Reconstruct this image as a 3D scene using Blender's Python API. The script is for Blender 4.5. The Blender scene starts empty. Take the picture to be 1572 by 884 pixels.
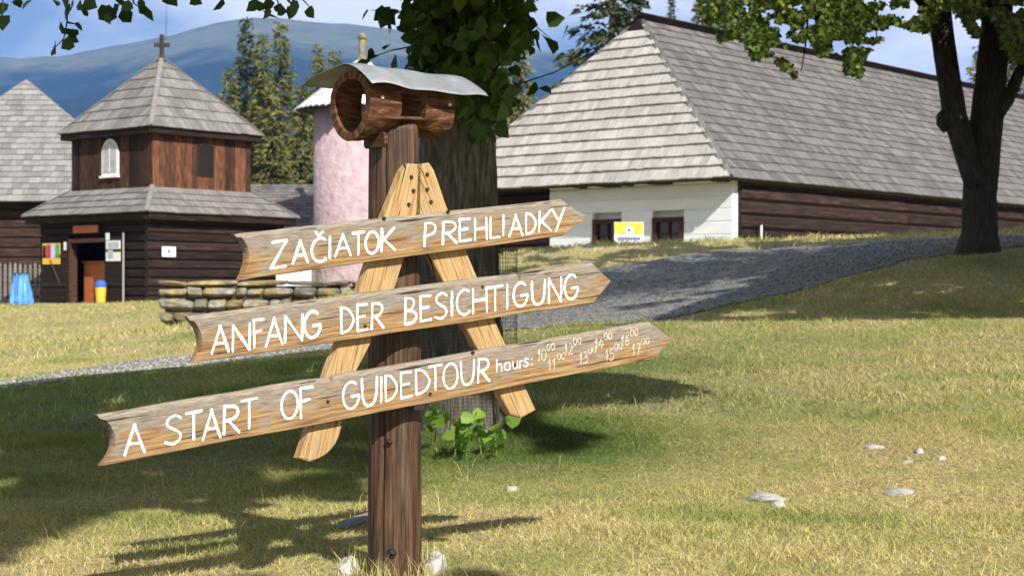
import bpy, bmesh, math, random
import numpy as np
from mathutils import Vector
random.seed(7); rng = np.random.default_rng(7)
SC = bpy.context.scene
COL = SC.collection
# ------------------------------------------------------------------ camera
CZ, FPX, CX, HY = 0.98, 2666.0, 786.0, 450.0     # eye height, focal length in photo pixels, centre column, horizon row
cd = bpy.data.cameras.new('camera'); cam = bpy.data.objects.new('camera', cd); COL.objects.link(cam)
cam.location = (0, 0, CZ); cam.rotation_euler = (math.pi/2, 0, 0)
cd.sensor_width = 36; cd.lens = 36*FPX/1572; cd.shift_y = (HY-442)/1572
cd.clip_start = 0.05; cd.clip_end = 20000
cd.dof.use_dof = True; cd.dof.focus_distance = 5.9; cd.dof.aperture_fstop = 9
SC.camera = cam
# ------------------------------------------------------------------ light: sun behind the camera, to the right
SA, SB = -0.58, 1.14                              # shadow run (x, y) for one metre of height
S_EL = math.atan(1/math.hypot(SA, SB)); S_AZ = math.atan2(-SA, -SB)   # azimuth clockwise from +Y
sd = bpy.data.lights.new('sun', 'SUN'); sun = bpy.data.objects.new('sun', sd); COL.objects.link(sun)
sd.energy = 5.0; sd.angle = math.radians(0.53); sd.color = (1.0, 0.95, 0.87)
sun.rotation_euler = Vector((SA, SB, -1)).to_track_quat('-Z', 'Y').to_euler()
sun.location = (10, -20, 20)
wd = bpy.data.worlds.new('World'); SC.world = wd; wd.use_nodes = True
wt = wd.node_tree; bg = wt.nodes['Background']; bg.inputs[1].default_value = 0.05
sky = wt.nodes.new('ShaderNodeTexSky'); sky.sky_type = 'NISHITA'; sky.sun_disc = False
sky.sun_elevation = S_EL; sky.sun_rotation = S_AZ % (2*math.pi); sky.altitude = 700; sky.dust_density = 0.6
tc = wt.nodes.new('ShaderNodeTexCoord'); mp = wt.nodes.new('ShaderNodeMapping'); mp.inputs['Scale'].default_value = (1, 1, 2.6)
mp.inputs['Location'].default_value = (1.35, 0.4, 0.1)
cn = wt.nodes.new('ShaderNodeTexNoise'); cn.inputs['Scale'].default_value = 5.5; cn.inputs['Detail'].default_value = 8; cn.inputs['Roughness'].default_value = 0.55
cr = wt.nodes.new('ShaderNodeValToRGB'); cr.color_ramp.elements[0].position = 0.40; cr.color_ramp.elements[1].position = 0.62
mx = wt.nodes.new('ShaderNodeMix'); mx.data_type = 'RGBA'; mx.inputs[7].default_value = (15.5, 15.8, 16.2, 1)
wt.links.new(tc.outputs['Generated'], mp.inputs[0]); wt.links.new(mp.outputs[0], cn.inputs[0]); wt.links.new(cn.outputs[0], cr.inputs[0])
wt.links.new(cr.outputs[0], mx.inputs[0]); wt.links.new(sky.outputs[0], mx.inputs[6]); wt.links.new(mx.outputs[2], bg.inputs[0])
SC.view_settings.view_transform = 'Standard'; SC.view_settings.look = 'None'
SC.view_settings.exposure = 0.7; SC.view_settings.gamma = 1.0; SC.view_settings.use_curve_mapping = False
SC.cycles.max_bounces = 6; SC.cycles.transparent_max_bounces = 6; SC.cycles.volume_bounces = 0
SC.cycles.use_denoising = True

# ------------------------------------------------------------------ helpers
ORG = {}
def norm(v): v = np.asarray(v, float); return v/np.linalg.norm(v)
def thing(name, label, cat, loc=(0, 0, 0), group=None):
    o = bpy.data.objects.new(name, None); COL.objects.link(o); o.location = loc; o.empty_display_size = 0.2
    o['label'] = label; o['category'] = cat
    if group: o['group'] = group
    ORG[o.name] = np.array(loc, float); return o
def tag(o, label=None, cat=None, group=None, kind=None):
    for k, v in (('label', label), ('category', cat), ('group', group), ('kind', kind)):
        if v: o[k] = v
    return o
def mesh_obj(name, V, F, mat, parent=None, tint=None, uv=None, smooth=False, loc=None, green=None):
    """V world coordinates, F list of tuples or an (m,k) array; tint per face, uv per vertex."""
    V = np.asarray(V, float)
    org = ORG[parent.name] if parent is not None else (np.array(loc, float) if loc is not None else np.zeros(3))
    V = V - org
    me = bpy.data.meshes.new(name)
    if isinstance(F, np.ndarray):
        m, k = F.shape
        me.vertices.add(len(V)); me.vertices.foreach_set('co', V.astype(np.float32).ravel())
        me.loops.add(m*k); me.loops.foreach_set('vertex_index', F.astype(np.int32).ravel())
        me.polygons.add(m); me.polygons.foreach_set('loop_start', np.arange(0, m*k, k, dtype=np.int32))
        lv = F.ravel()
    else:
        me.from_pydata(V.tolist(), [], F); lv = np.array([i for f in F for i in f])
    if uv is not None:
        ul = me.uv_layers.new(name='UVMap'); ul.data.foreach_set('uv', np.asarray(uv, np.float32)[lv].ravel())
    if tint is not None:
        at = me.attributes.new('tint', 'FLOAT', 'FACE'); at.data.foreach_set('value', np.broadcast_to(np.asarray(tint, np.float32), (len(me.polygons),)).copy())
    if green is not None:
        at = me.attributes.new('green', 'FLOAT', 'FACE'); at.data.foreach_set('value', np.asarray(green, np.float32))
    me.update(calc_edges=True)
    if smooth: me.polygons.foreach_set('use_smooth', np.ones(len(me.polygons), bool))
    me.materials.append(mat)
    o = bpy.data.objects.new(name, me); COL.objects.link(o)
    if parent is not None: o.parent = parent
    elif loc is not None: o.location = loc
    ORG[o.name] = org
    return o
class MB:
    def __init__(s): s.V = []; s.F = []; s.T = []; s.U = []
    def add(s, V, F, t=0.5, uv=None):
        n = len(s.V); V = [tuple(v) for v in V]; s.V += V
        s.F += [tuple(i+n for i in f) for f in F]; s.T += [t]*len(F)
        s.U += [tuple(u) for u in uv] if uv is not None else [(v[0]+v[1], v[2]) for v in V]
        return s
    def build(s, name, mat, parent=None, smooth=False, loc=None):
        if not s.V: return None
        return mesh_obj(name, s.V, s.F, mat, parent, s.T, s.U, smooth, loc)
BOXF = [(0, 3, 2, 1), (4, 5, 6, 7), (0, 1, 5, 4), (1, 2, 6, 5), (2, 3, 7, 6), (3, 0, 4, 7)]
def box8(p, ax, ay, az):
    """corner p and three edge vectors -> 8 corners"""
    p, ax, ay, az = (np.asarray(q, float) for q in (p, ax, ay, az))
    return [p, p+ax, p+ax+ay, p+ay, p+az, p+ax+az, p+ax+ay+az, p+ay+az]
def beam(mb, p0, p1, wd_, w, hd, h, rnd=0.25, t=None, jit=0.0):
    """beam from p0 to p1, section w (along wd_) by h (along hd) with cut corners; uv follows the grain"""
    p0, p1 = np.asarray(p0, float), np.asarray(p1, float); wd_ = norm(wd_); hd = norm(hd)
    c = rnd*min(w, h)
    sec = [(-w/2+c, -h/2), (w/2-c, -h/2), (w/2, -h/2+c), (w/2, h/2-c), (w/2-c, h/2), (-w/2+c, h/2), (-w/2, h/2-c), (-w/2, -h/2+c)]
    L = np.linalg.norm(p1-p0); V = []; U = []; uo, vo = random.random()*9, random.random()*9
    for q, l in ((p0, 0), (p1, L)):
        for k, (a, b) in enumerate(sec):
            V.append(q+wd_*a*(1+jit*random.uniform(-1, 1))+hd*b*(1+jit*random.uniform(-1, 1))); U.append((uo+l, vo+k*0.08))
    F = [(k, (k+1) % 8, 8+(k+1) % 8, 8+k) for k in range(8)]+[tuple(range(7, -1, -1)), tuple(range(8, 16))]
    mb.add(V, F, random.random() if t is None else t, U); return mb
def tube(mb, pts, rad, n=10, t=0.5, nz=0.0, cap=True):
    pts = [np.asarray(p, float) for p in pts]; V = []; U = []; F = []; d = 0
    ref = np.array([0.3, 0.9, 0.1])
    for i, p in enumerate(pts):
        tg = norm(pts[min(i+1, len(pts)-1)]-pts[max(i-1, 0)])
        a = np.cross(tg, ref); a = norm(a) if np.linalg.norm(a) > 1e-4 else norm(np.cross(tg, (1, 0, 0))); b = np.cross(tg, a)
        if i: d += np.linalg.norm(p-pts[i-1])
        for k in range(n):
            th = 2*math.pi*k/n; r = rad[i]*(1+nz*random.uniform(-1, 1))
            V.append(p+(a*math.cos(th)+b*math.sin(th))*r); U.append((d, th*rad[0]))
    for i in range(len(pts)-1):
        for k in range(n):
            F.append((i*n+k, i*n+(k+1) % n, (i+1)*n+(k+1) % n, (i+1)*n+k))
    if cap: F += [tuple(range(n-1, -1, -1)), tuple(range((len(pts)-1)*n, len(pts)*n))]
    return mb.add(V, F, t, U)
def lathe(mb, c, prof, n=32, t=0.5, wob=None):
    V = []; U = []; F = []; c = np.asarray(c, float)
    for i, (r, z) in enumerate(prof):
        for k in range(n):
            th = 2*math.pi*k/n; rr = r*(wob(th, z) if wob else 1)
            V.append(c+np.array([rr*math.cos(th), rr*math.sin(th), z])); U.append((th*prof[0][0], z))
    for i in range(len(prof)-1):
        for k in range(n): F.append((i*n+k, i*n+(k+1) % n, (i+1)*n+(k+1) % n, (i+1)*n+k))
    F += [tuple(range(n-1, -1, -1)), tuple(range((len(prof)-1)*n, len(prof)*n))]
    return mb.add(V, F, t, U)
def PX(px, py, Y): return np.array([(px-CX)/FPX*Y, Y, CZ-(py-HY)/FPX*Y])
def proj(X, Y, Z): return CX+FPX*X/Y, HY-FPX*(Z-CZ)/Y
def inpoly(px, py, poly):
    px = np.asarray(px, float); py = np.asarray(py, float); ins = np.zeros(px.shape, bool); n = len(poly)
    for i in range(n):
        (x0, y0), (x1, y1) = poly[i], poly[(i+1) % n]
        if y0 == y1: continue
        c = ((y0 > py) != (y1 > py)) & (px < (x1-x0)*(py-y0)/(y1-y0)+x0); ins ^= c
    return ins
_g = np.random.default_rng(3).random((64, 64))
def vnoise(x, y):
    x = np.asarray(x, float); y = np.asarray(y, float); xi = np.floor(x).astype(int); yi = np.floor(y).astype(int)
    fx = x-xi; fy = y-yi; fx = fx*fx*(3-2*fx); fy = fy*fy*(3-2*fy); g = lambda a, b: _g[a % 64, b % 64]
    return (g(xi, yi)*(1-fx)+g(xi+1, yi)*fx)*(1-fy)+(g(xi, yi+1)*(1-fx)+g(xi+1, yi+1)*fx)*fy

# ------------------------------------------------------------------ materials
def ramp(nt, fac, stops):
    r = nt.nodes.new('ShaderNodeValToRGB'); e = r.color_ramp.elements
    while len(e) < len(stops): e.new(0.5)
    for k, (p, c) in enumerate(stops): e[k].position = p; e[k].color = (*c, 1)
    nt.links.new(fac, r.inputs[0]); return r.outputs[0]
def mix(nt, fac, a, b, mode='MIX'):
    m = nt.nodes.new('ShaderNodeMix'); m.data_type = 'RGBA'; m.blend_type = mode
    for s, v in ((0, fac), (6, a), (7, b)):
        if hasattr(v, 'node'): nt.links.new(v, m.inputs[s])
        elif isinstance(v, tuple): m.inputs[s].default_value = (*v, 1)
        else: m.inputs[s].default_value = v
    return m.outputs[2]
def noise(nt, vec, scale, detail=5, rough=0.6, dist=0):
    n = nt.nodes.new('ShaderNodeTexNoise'); n.inputs['Scale'].default_value = scale; n.inputs['Detail'].default_value = detail
    n.inputs['Roughness'].default_value = rough; n.inputs['Distortion'].default_value = dist; nt.links.new(vec, n.inputs[0]); return n.outputs[0]
def coords(nt, kind, sc=(1, 1, 1)):
    if kind == 'Pos': src = nt.nodes.new('ShaderNodeNewGeometry').outputs['Position']
    else: src = nt.nodes.new('ShaderNodeTexCoord').outputs[kind]
    m = nt.nodes.new('ShaderNodeMapping'); m.inputs['Scale'].default_value = sc; nt.links.new(src, m.inputs[0]); return m.outputs[0]
def pmat(name, kind, sc, scale, stops, detail=6, patch=None, tint=None, rough=0.85, spec=0.25, bump=0.0, bdist=0.01, metal=0.0, crack=None, transl=0.0):
    """procedural material: stretched noise -> colour stops, optional patches, per-piece tint, dark cracks and bump"""
    m = bpy.data.materials.new(name); m.use_nodes = True; nt = m.node_tree; b = nt.nodes['Principled BSDF']
    v = coords(nt, kind, sc); f = noise(nt, v, scale, detail); c = ramp(nt, f, stops)
    if patch:
        psc, pscale, pcol, lo, hi = patch
        pf = noise(nt, coords(nt, kind, psc), pscale, 4); pr = ramp(nt, pf, [(lo, (0, 0, 0)), (hi, (1, 1, 1))]); c2 = ramp(nt, f, pcol); c = mix(nt, pr, c, c2)
    if crack:
        csc, cscale, lo, hi, ccol = crack
        cf = noise(nt, coords(nt, kind, csc), cscale, 3, 0.5, 0.3); cm = ramp(nt, cf, [(lo, (1, 1, 1)), (hi, (0, 0, 0))]); c = mix(nt, cm, c, ccol)
    if tint:
        a = nt.nodes.new('ShaderNodeAttribute'); a.attribute_name = 'tint'
        tr = ramp(nt, a.outputs['Fac'], tint); c = mix(nt, 1.0, c, tr, 'MULTIPLY')
    nt.links.new(c, b.inputs['Base Color']); b.inputs['Roughness'].default_value = rough; b.inputs['Specular IOR Level'].default_value = spec; b.inputs['Metallic'].default_value = metal
    if bump:
        bn = nt.nodes.new('ShaderNodeBump'); bn.inputs['Strength'].default_value = bump; bn.inputs['Distance'].default_value = bdist
        nt.links.new(f, bn.inputs['Height']); nt.links.new(bn.outputs[0], b.inputs['Normal'])
    if transl:
        t = nt.nodes.new('ShaderNodeBsdfTranslucent'); nt.links.new(mix(nt, 1.0, c, (1.0, 1.15, 0.5), 'MULTIPLY'), t.inputs[0]); ms = nt.nodes.new('ShaderNodeMixShader'); ms.inputs[0].default_value = transl
        nt.links.new(b.outputs[0], ms.inputs[1]); nt.links.new(t.outputs[0], ms.inputs[2]); nt.links.new(ms.outputs[0], nt.nodes['Material Output'].inputs[0])
    return m
def flat(name, col, rough=0.7, spec=0.3, metal=0.0, var=0.12, scale=8):
    lo = tuple(x*(1-var) for x in col); hi = tuple(min(1, x*(1+var)) for x in col)
    return pmat(name, 'Object', (1, 1, 1), scale, [(0.3, lo), (0.7, hi)], rough=rough, spec=spec, metal=metal)
G = lambda lo, hi: [(0, (lo,)*3), (1, (hi,)*3)]
M = {}
def board_mat(name, grey, tan, base, lo=.42, hi=.54):
    m = bpy.data.materials.new(name); m.use_nodes = True; nt = m.node_tree; b = nt.nodes['Principled BSDF']
    fine = noise(nt, coords(nt, 'UV', (5, 130, 1)), 3, 8, .7); mid = noise(nt, coords(nt, 'UV', (1.8, 38, 1)), 3, 5, .6, .4); blot = noise(nt, coords(nt, 'UV', (3.2, 9, 1)), 2.4, 6, .65)
    cg = ramp(nt, fine, grey); ctn = ramp(nt, mid, tan); sx = nt.nodes.new('ShaderNodeSeparateXYZ'); nt.links.new(coords(nt, 'UV'), sx.inputs[0])
    ma = nt.nodes.new('ShaderNodeMath'); ma.operation = 'MULTIPLY_ADD'; nt.links.new(sx.outputs[1], ma.inputs[0]); ma.inputs[1].default_value = base; nt.links.new(blot, ma.inputs[2])
    c = mix(nt, ramp(nt, ma.outputs[0], [(lo, (0, 0, 0)), (hi, (1, 1, 1))]), ctn, cg); c = mix(nt, .35, c, ramp(nt, fine, [(.3, (.35, .30, .25)), (.55, (1, 1, 1))]), 'MULTIPLY')
    cf = noise(nt, coords(nt, 'UV', (1.1, 42, 1)), 3, 3, .55, .5); cm = ramp(nt, cf, [(.335, (1, 1, 1)), (.36, (0, 0, 0))]); c = mix(nt, cm, c, (.035, .026, .02))
    nt.links.new(c, b.inputs['Base Color']); b.inputs['Roughness'].default_value = .85; b.inputs['Specular IOR Level'].default_value = .2
    hh = mix(nt, cm, fine, (0, 0, 0)); bn = nt.nodes.new('ShaderNodeBump'); bn.inputs['Strength'].default_value = .75; bn.inputs['Distance'].default_value = .004; nt.links.new(hh, bn.inputs['Height']); nt.links.new(bn.outputs[0], b.inputs['Normal']); return m
M['board'] = board_mat('weathered_board', [(.28, (.075, .062, .05)), (.45, (.23, .19, .15)), (.62, (.37, .325, .265)), (.78, (.50, .46, .40))], [(.30, (.11, .058, .027)), (.45, (.28, .165, .075)), (.58, (.385, .245, .115)), (.74, (.46, .34, .20))], 2.0)
M['brace'] = board_mat('yellow_brace_wood', [(.28, (.13, .10, .075)), (.5, (.36, .29, .20)), (.75, (.52, .44, .33))], [(.28, (.21, .11, .042)), (.45, (.43, .265, .115)), (.6, (.53, .36, .175)), (.76, (.60, .455, .26))], .0, .56, .74)
M['post'] = pmat('stained_post_wood', 'UV', (1.2, 26, 1), 3, [(0.34, (0.008, 0.005, 0.004)), (0.48, (0.058, 0.028, 0.014)), (0.70, (0.155, 0.076, 0.036))],
    patch=((1.0, 6, 1), 2.0, [(0.3, (0.045, 0.031, 0.022)), (0.7, (0.15, 0.105, 0.075))], 0.52, 0.70), bump=0.6, bdist=0.006, rough=0.6, spec=0.4)
M['feeder'] = pmat('feeder_log_wood', 'UV', (5, 16, 1), 3, [(0.32, (0.03, 0.013, 0.007)), (0.5, (0.125, 0.055, 0.026)), (0.72, (0.27, 0.14, 0.07))], bump=1.0, bdist=0.01)
M['metal'] = pmat('galvanised_sheet', 'Object', (1, 1, 1), 9, [(0.3, (0.25, 0.265, 0.285)), (0.7, (0.44, 0.455, 0.485))], detail=8, rough=0.45, spec=0.5, metal=0.35, bump=0.1)
M['white'] = pmat('white_letter_paint', 'UV', (1, 4, 1), 90, [(0.28, (0.55, 0.50, 0.42)), (0.40, (0.84, 0.83, 0.81))], rough=0.7)
M['faded'] = pmat('faded_letter_paint', 'UV', (1, 1, 1), 90, [(0.42, (0.45, 0.34, 0.19)), (0.58, (0.78, 0.74, 0.66))], rough=0.7)
M['iron'] = flat('dark_iron', (0.05, 0.045, 0.04), 0.5, 0.5, 0.5)
M['zinc'] = flat('bright_bolt', (0.6, 0.58, 0.54), 0.45, 0.5, 0.4)
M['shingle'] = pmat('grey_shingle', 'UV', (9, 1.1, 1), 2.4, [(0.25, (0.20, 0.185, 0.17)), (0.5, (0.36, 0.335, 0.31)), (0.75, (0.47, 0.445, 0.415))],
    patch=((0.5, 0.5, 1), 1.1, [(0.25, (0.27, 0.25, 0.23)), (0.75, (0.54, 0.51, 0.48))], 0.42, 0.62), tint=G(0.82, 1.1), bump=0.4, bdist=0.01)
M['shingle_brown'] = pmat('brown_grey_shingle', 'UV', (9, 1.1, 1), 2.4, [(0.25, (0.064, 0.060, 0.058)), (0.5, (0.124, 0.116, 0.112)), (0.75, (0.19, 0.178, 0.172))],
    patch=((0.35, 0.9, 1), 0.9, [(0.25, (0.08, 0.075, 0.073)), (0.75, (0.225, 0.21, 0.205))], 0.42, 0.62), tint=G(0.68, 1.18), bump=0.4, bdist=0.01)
M['shingle_tan'] = pmat('tan_grey_shingle', 'UV', (7, 1.0, 1), 2.4, [(0.25, (0.105, 0.097, 0.089)), (0.5, (0.19, 0.178, 0.165)), (0.75, (0.28, 0.264, 0.247))], tint=G(0.7, 1.15), bump=0.4, bdist=0.012)
M['shingle_barn'] = pmat('silver_shingle', 'UV', (9, 1.1, 1), 2.4, [(0.25, (0.13, 0.128, 0.12)), (0.5, (0.215, 0.21, 0.20)), (0.75, (0.30, 0.295, 0.285))], tint=G(0.75, 1.2), bump=0.4, bdist=0.01)
M['deck'] = flat('roof_deck_wood', (0.06, 0.045, 0.035), 0.9)
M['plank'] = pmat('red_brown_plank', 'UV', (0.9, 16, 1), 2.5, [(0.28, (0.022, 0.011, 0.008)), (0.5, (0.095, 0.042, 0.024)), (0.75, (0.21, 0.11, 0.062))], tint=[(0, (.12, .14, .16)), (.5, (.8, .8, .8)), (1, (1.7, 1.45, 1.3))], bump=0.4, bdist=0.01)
M['log'] = pmat('dark_log', 'UV', (0.5, 12, 1), 2.5, [(0.28, (0.007, 0.004, 0.0035)), (0.5, (0.024, 0.013, 0.010)), (0.75, (0.070, 0.042, 0.034))], tint=G(0.55, 1.5), bump=0.5, bdist=0.015)
M['plaster'] = pmat('white_limewash', 'Object', (0.6, 0.6, 2.0), 2.2, [(0.3, (0.73, 0.75, 0.78)), (0.7, (0.83, 0.85, 0.88))], bump=0.25, bdist=0.02, rough=0.9, tint=G(0.9, 1.0))
M['pink'] = pmat('pink_render', 'Object', (1, 1, 1), 2.6, [(0.3, (0.36, 0.265, 0.285)), (0.7, (0.52, 0.395, 0.415))], bump=0.9, bdist=0.15, detail=9, rough=0.95)
M['stone'] = pmat('lichen_stone', 'Object', (1, 1, 1), 4.5, [(0.3, (0.09, 0.083, 0.072)), (0.55, (0.22, 0.205, 0.17)), (0.75, (0.34, 0.32, 0.27))],
    patch=((1, 1, 1), 2.0, [(0.3, (0.15, 0.12, 0.045)), (0.7, (0.36, 0.29, 0.12))], 0.46, 0.60), tint=G(0.6, 1.25), bump=0.7, bdist=0.05)
M['limestone'] = pmat('pale_field_stone', 'Object', (1, 1, 1), 14, [(0.3, (0.22, 0.21, 0.19)), (0.65, (0.50, 0.485, 0.45))], bump=0.6, bdist=0.01, tint=G(0.7, 1.1))
M['glass'] = flat('dark_pane', (0.02, 0.02, 0.022), 0.15, 0.5)
M['paleglass'] = flat('pale_pane', (0.38, 0.40, 0.38), 0.3, 0.5, var=0.3, scale=3)
M['frame'] = flat('brown_window_frame', (0.055, 0.022, 0.014), 0.7)
M['whitewood'] = flat('white_painted_wood', (0.72, 0.72, 0.70), 0.6)
M['dark'] = flat('dark_interior', (0.012, 0.010, 0.009), 0.9)
M['orange'] = flat('orange_brown_panel', (0.42, 0.13, 0.04), 0.5)
M['yellow'] = flat('yellow_panel', (0.75, 0.47, 0.06), 0.6)
M['blue'] = pmat('blue_bag_plastic', 'Object', (1, 1, 1), 6, [(0.3, (0.05, 0.20, 0.62)), (0.7, (0.14, 0.38, 0.85))], rough=0.35, spec=0.5, bump=0.3, bdist=0.03)
M['navy'] = flat('dark_blue_print', (0.05, 0.08, 0.22), 0.6)
M['bark'] = pmat('grey_bark', 'UV', (2.2, 11, 1), 2.6, [(0.3, (0.040, 0.033, 0.027)), (0.5, (0.13, 0.110, 0.090)), (0.72, (0.26, 0.225, 0.19))], bump=1.0, bdist=0.03, rough=0.95,
    patch=((1, 1, 1), 1.5, [(0.3, (0.04, 0.035, 0.02)), (0.7, (0.12, 0.11, 0.06))], 0.52, 0.68))
M['darkbark'] = pmat('dark_bark', 'UV', (2.2, 9, 1), 2.4, [(0.3, (0.020, 0.017, 0.014)), (0.72, (0.075, 0.064, 0.054))], bump=1.0, bdist=0.03, rough=0.95)
M['leaf'] = pmat('linden_leaf', 'Pos', (1, 1, 1), 1.5, [(0.3, (0.040, 0.085, 0.016)), (0.7, (0.075, 0.125, 0.024))], tint=[(0, (0.6, 0.6, 0.6)), (0.8, (1.15, 1.15, 1.1)), (1, (1.9, 1.6, 1.0))], rough=0.5, spec=0.35, transl=0.3)
M['maple'] = pmat('pale_green_leaf', 'Pos', (1, 1, 1), 1.2, [(0.3, (0.055, 0.095, 0.018)), (0.7, (0.12, 0.155, 0.03))], tint=[(0, (0.55, 0.6, 0.55)), (0.75, (1.15, 1.15, 1.0)), (1, (2.3, 1.8, 1.0))], rough=0.5, spec=0.35, transl=0.35)
M['shoot'] = pmat('young_green_leaf', 'Pos', (1, 1, 1), 3, [(0.3, (0.13, 0.24, 0.03)), (0.7, (0.20, 0.32, 0.045))], tint=G(0.7, 1.2), rough=0.5, transl=0.35)
M['needle'] = pmat('spruce_needles', 'Pos', (1, 1, 1), 0.5, [(0.3, (0.075, 0.085, 0.026)), (0.7, (0.17, 0.165, 0.045))], tint=G(0.45, 1.4), rough=0.7, transl=0.15)
M['needle_dark'] = pmat('dark_spruce_needles', 'Pos', (1, 1, 1), 0.5, [(0.3, (0.028, 0.042, 0.022)), (0.7, (0.065, 0.080, 0.032))], tint=G(0.45, 1.4), rough=0.7, transl=0.1)
GS = [(0.30, (0.48, 0.385, 0.20)), (0.44, (0.53, 0.445, 0.215)), (0.56, (0.385, 0.37, 0.14)), (0.70, (0.20, 0.25, 0.075))]
def turf(name, dark, blade):
    """dry turf: straw and green patches by place; greener where the linden shades the ground ('green' attribute)"""
    m = pmat(name, 'Pos', (1, 1, 1), 0.75, [(p, tuple(x*dark for x in cc)) for p, cc in GS], detail=8, tint=[(0, (0.42, 0.50, 0.36)), (0.5, (0.95, 0.96, 0.9)), (0.85, (1.35, 1.3, 1.25)), (1, (1.8, 1.7, 1.7))] if blade else None,
        patch=None if blade else ((1, 1, 1), 26, [(0.3, (0.09, 0.075, 0.04)), (0.7, (0.25, 0.20, 0.095))], 0.42, 0.66), rough=.8 if blade else .95, bump=0 if blade else .6, bdist=.03, transl=.25 if blade else 0)
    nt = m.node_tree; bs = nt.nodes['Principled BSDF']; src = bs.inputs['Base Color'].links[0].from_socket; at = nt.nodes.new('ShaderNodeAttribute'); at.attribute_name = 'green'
    c2 = mix(nt, at.outputs['Fac'], src, mix(nt, 1.0, src, (.30, .46, .27), 'MULTIPLY')); nt.links.new(c2, bs.inputs['Base Color']); return m  # multiplier greens the turf and paints extra darkness into the shaded strip
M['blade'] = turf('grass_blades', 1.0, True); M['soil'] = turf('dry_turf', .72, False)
def green_and_shade(x, y):
    """1 where the turf stays green and shade is deepened in its colour: round the linden and in the strip it shades, some on the upper right slope"""
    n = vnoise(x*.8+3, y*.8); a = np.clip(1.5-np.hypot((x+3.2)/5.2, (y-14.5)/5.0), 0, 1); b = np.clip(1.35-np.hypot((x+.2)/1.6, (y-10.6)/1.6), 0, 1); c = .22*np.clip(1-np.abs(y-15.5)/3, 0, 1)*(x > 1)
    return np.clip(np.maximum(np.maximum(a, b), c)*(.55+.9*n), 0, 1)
M['gravel'] = pmat('grey_gravel', 'Pos', (1, 1, 1), 16, [(0.3, (0.055, 0.055, 0.056)), (0.5, (0.145, 0.144, 0.142)), (0.7, (0.33, 0.325, 0.315))], detail=8,
    patch=((1, 1, 1), 0.9, [(0.3, (0.10, 0.097, 0.085)), (0.7, (0.27, 0.26, 0.235))], 0.5, 0.7), bump=0.9, bdist=0.04, rough=0.95)
M['pebble'] = pmat('gravel_stone', 'Pos', (1, 1, 1), 9, [(0.3, (0.10, 0.098, 0.09)), (0.7, (0.25, 0.245, 0.23))], tint=G(0.5, 2.6))
# ------------------------------------------------------------------ terrain (thin-plate surface through surveyed points)
CP = [PX(*p) for p in [(-300, 884, 6), (0, 884, 6), (605, 884, 6), (1000, 884, 6), (1572, 884, 6), (1900, 884, 6), (0, 700, 10.2), (600, 700, 10.1), (1000, 700, 10), (1572, 700, 9.6),
    (0, 590, 17.5), (300, 562, 20.5), (720, 650, 10.9), (1000, 600, 13.3), (1572, 600, 12.6), (1572, 490, 17), (1100, 482, 18.5), (800, 505, 19.5), (1500, 388, 22), (1200, 415, 24),
    (950, 440, 25), (800, 455, 26), (900, 379, 33), (1128, 374, 33), (1350, 367, 33), (1572, 358, 33), (790, 390, 33), (243, 524, 37), (560, 516, 37), (-100, 521, 38),
    (65, 468, 60), (230, 466, 58), (445, 464, 62), (0, 469, 66)]]
CP += [np.array(p, float) for p in [(5.3, 42, 1.5), (-1.5, 47, 1.35), (20, 60, 1.5), (10, 46, 1.6), (28, 75, 1.3), (-6.9, 80, .6), (-60, 60, .5), (60, 60, 1.5), (-60, 0, -.3), (60, 0, .3),
    (0, -20, -1.2), (0, 2, -.35), (0, 130, .5), (-80, 130, .5), (80, 130, .5), (10, 10, .4), (12, 20, 1.3), (-20, 75, .6)]]
CP = np.array(CP)
def _phi(r2): return 0.5*r2*np.log(np.maximum(r2, 1e-9))
_n = len(CP); _A = np.zeros((_n+3, _n+3)); _d = ((CP[:, None, :2]-CP[None, :, :2])**2).sum(-1)
_A[:_n, :_n] = _phi(_d)+np.eye(_n)*0.05; _A[:_n, _n] = 1; _A[:_n, _n+1:] = CP[:, :2]; _A[_n:, :_n] = _A[:_n, _n:].T
_w = np.linalg.solve(_A, np.concatenate([CP[:, 2], np.zeros(3)]))
def zg(x, y):
    x = np.asarray(x, float); y = np.asarray(y, float); xf = np.clip(x.ravel(), -80, 80); yf = np.clip(y.ravel(), -20, 130); out = np.empty(xf.shape)
    for s in range(0, len(xf), 20000):
        e = s+20000; r2 = (xf[s:e, None]-CP[None, :, 0])**2+(yf[s:e, None]-CP[None, :, 1])**2
        out[s:e] = _phi(r2)@_w[:_n]+_w[_n]+_w[_n+1]*xf[s:e]+_w[_n+2]*yf[s:e]
    xr, yr = x.ravel(), y.ravel()
    out += (vnoise(xr*1.3, yr*1.3)-.5)*0.035*np.clip(1-yr/60, 0, 1)
    far = np.clip((np.maximum(np.abs(xr)-60, np.abs(yr-55)-65))/60, 0, 1); out = out*(1-far)+0.5*far
    return out.reshape(x.shape)
def hit(px, py, y0=4.0, y1=120.0):
    ys = np.geomspace(y0, y1, 900); X = (px-CX)/FPX*ys; Z = CZ-(py-HY)/FPX*ys; g = zg(X, ys); k = np.argmax(Z <= g)
    return np.array([X[k], ys[k], g[k]])
def put(px, py, y0=4.0): return hit(px, py, y0)
xs = np.unique(np.concatenate([np.arange(-24, 24.01, .3), np.geomspace(24.5, 5500, 34), -np.geomspace(24.5, 5500, 34)]))
ys = np.unique(np.concatenate([-np.geomspace(1, 400, 14), np.arange(0, 46, .25), np.arange(46, 112, 1.5), np.geomspace(113, 6000, 30)]))
XX, YY = np.meshgrid(xs, ys); ZZ = zg(XX, YY)
nx, ny = len(xs), len(ys); ii = (np.arange(ny-1)[:, None]*nx+np.arange(nx-1)[None, :]).ravel()
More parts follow.
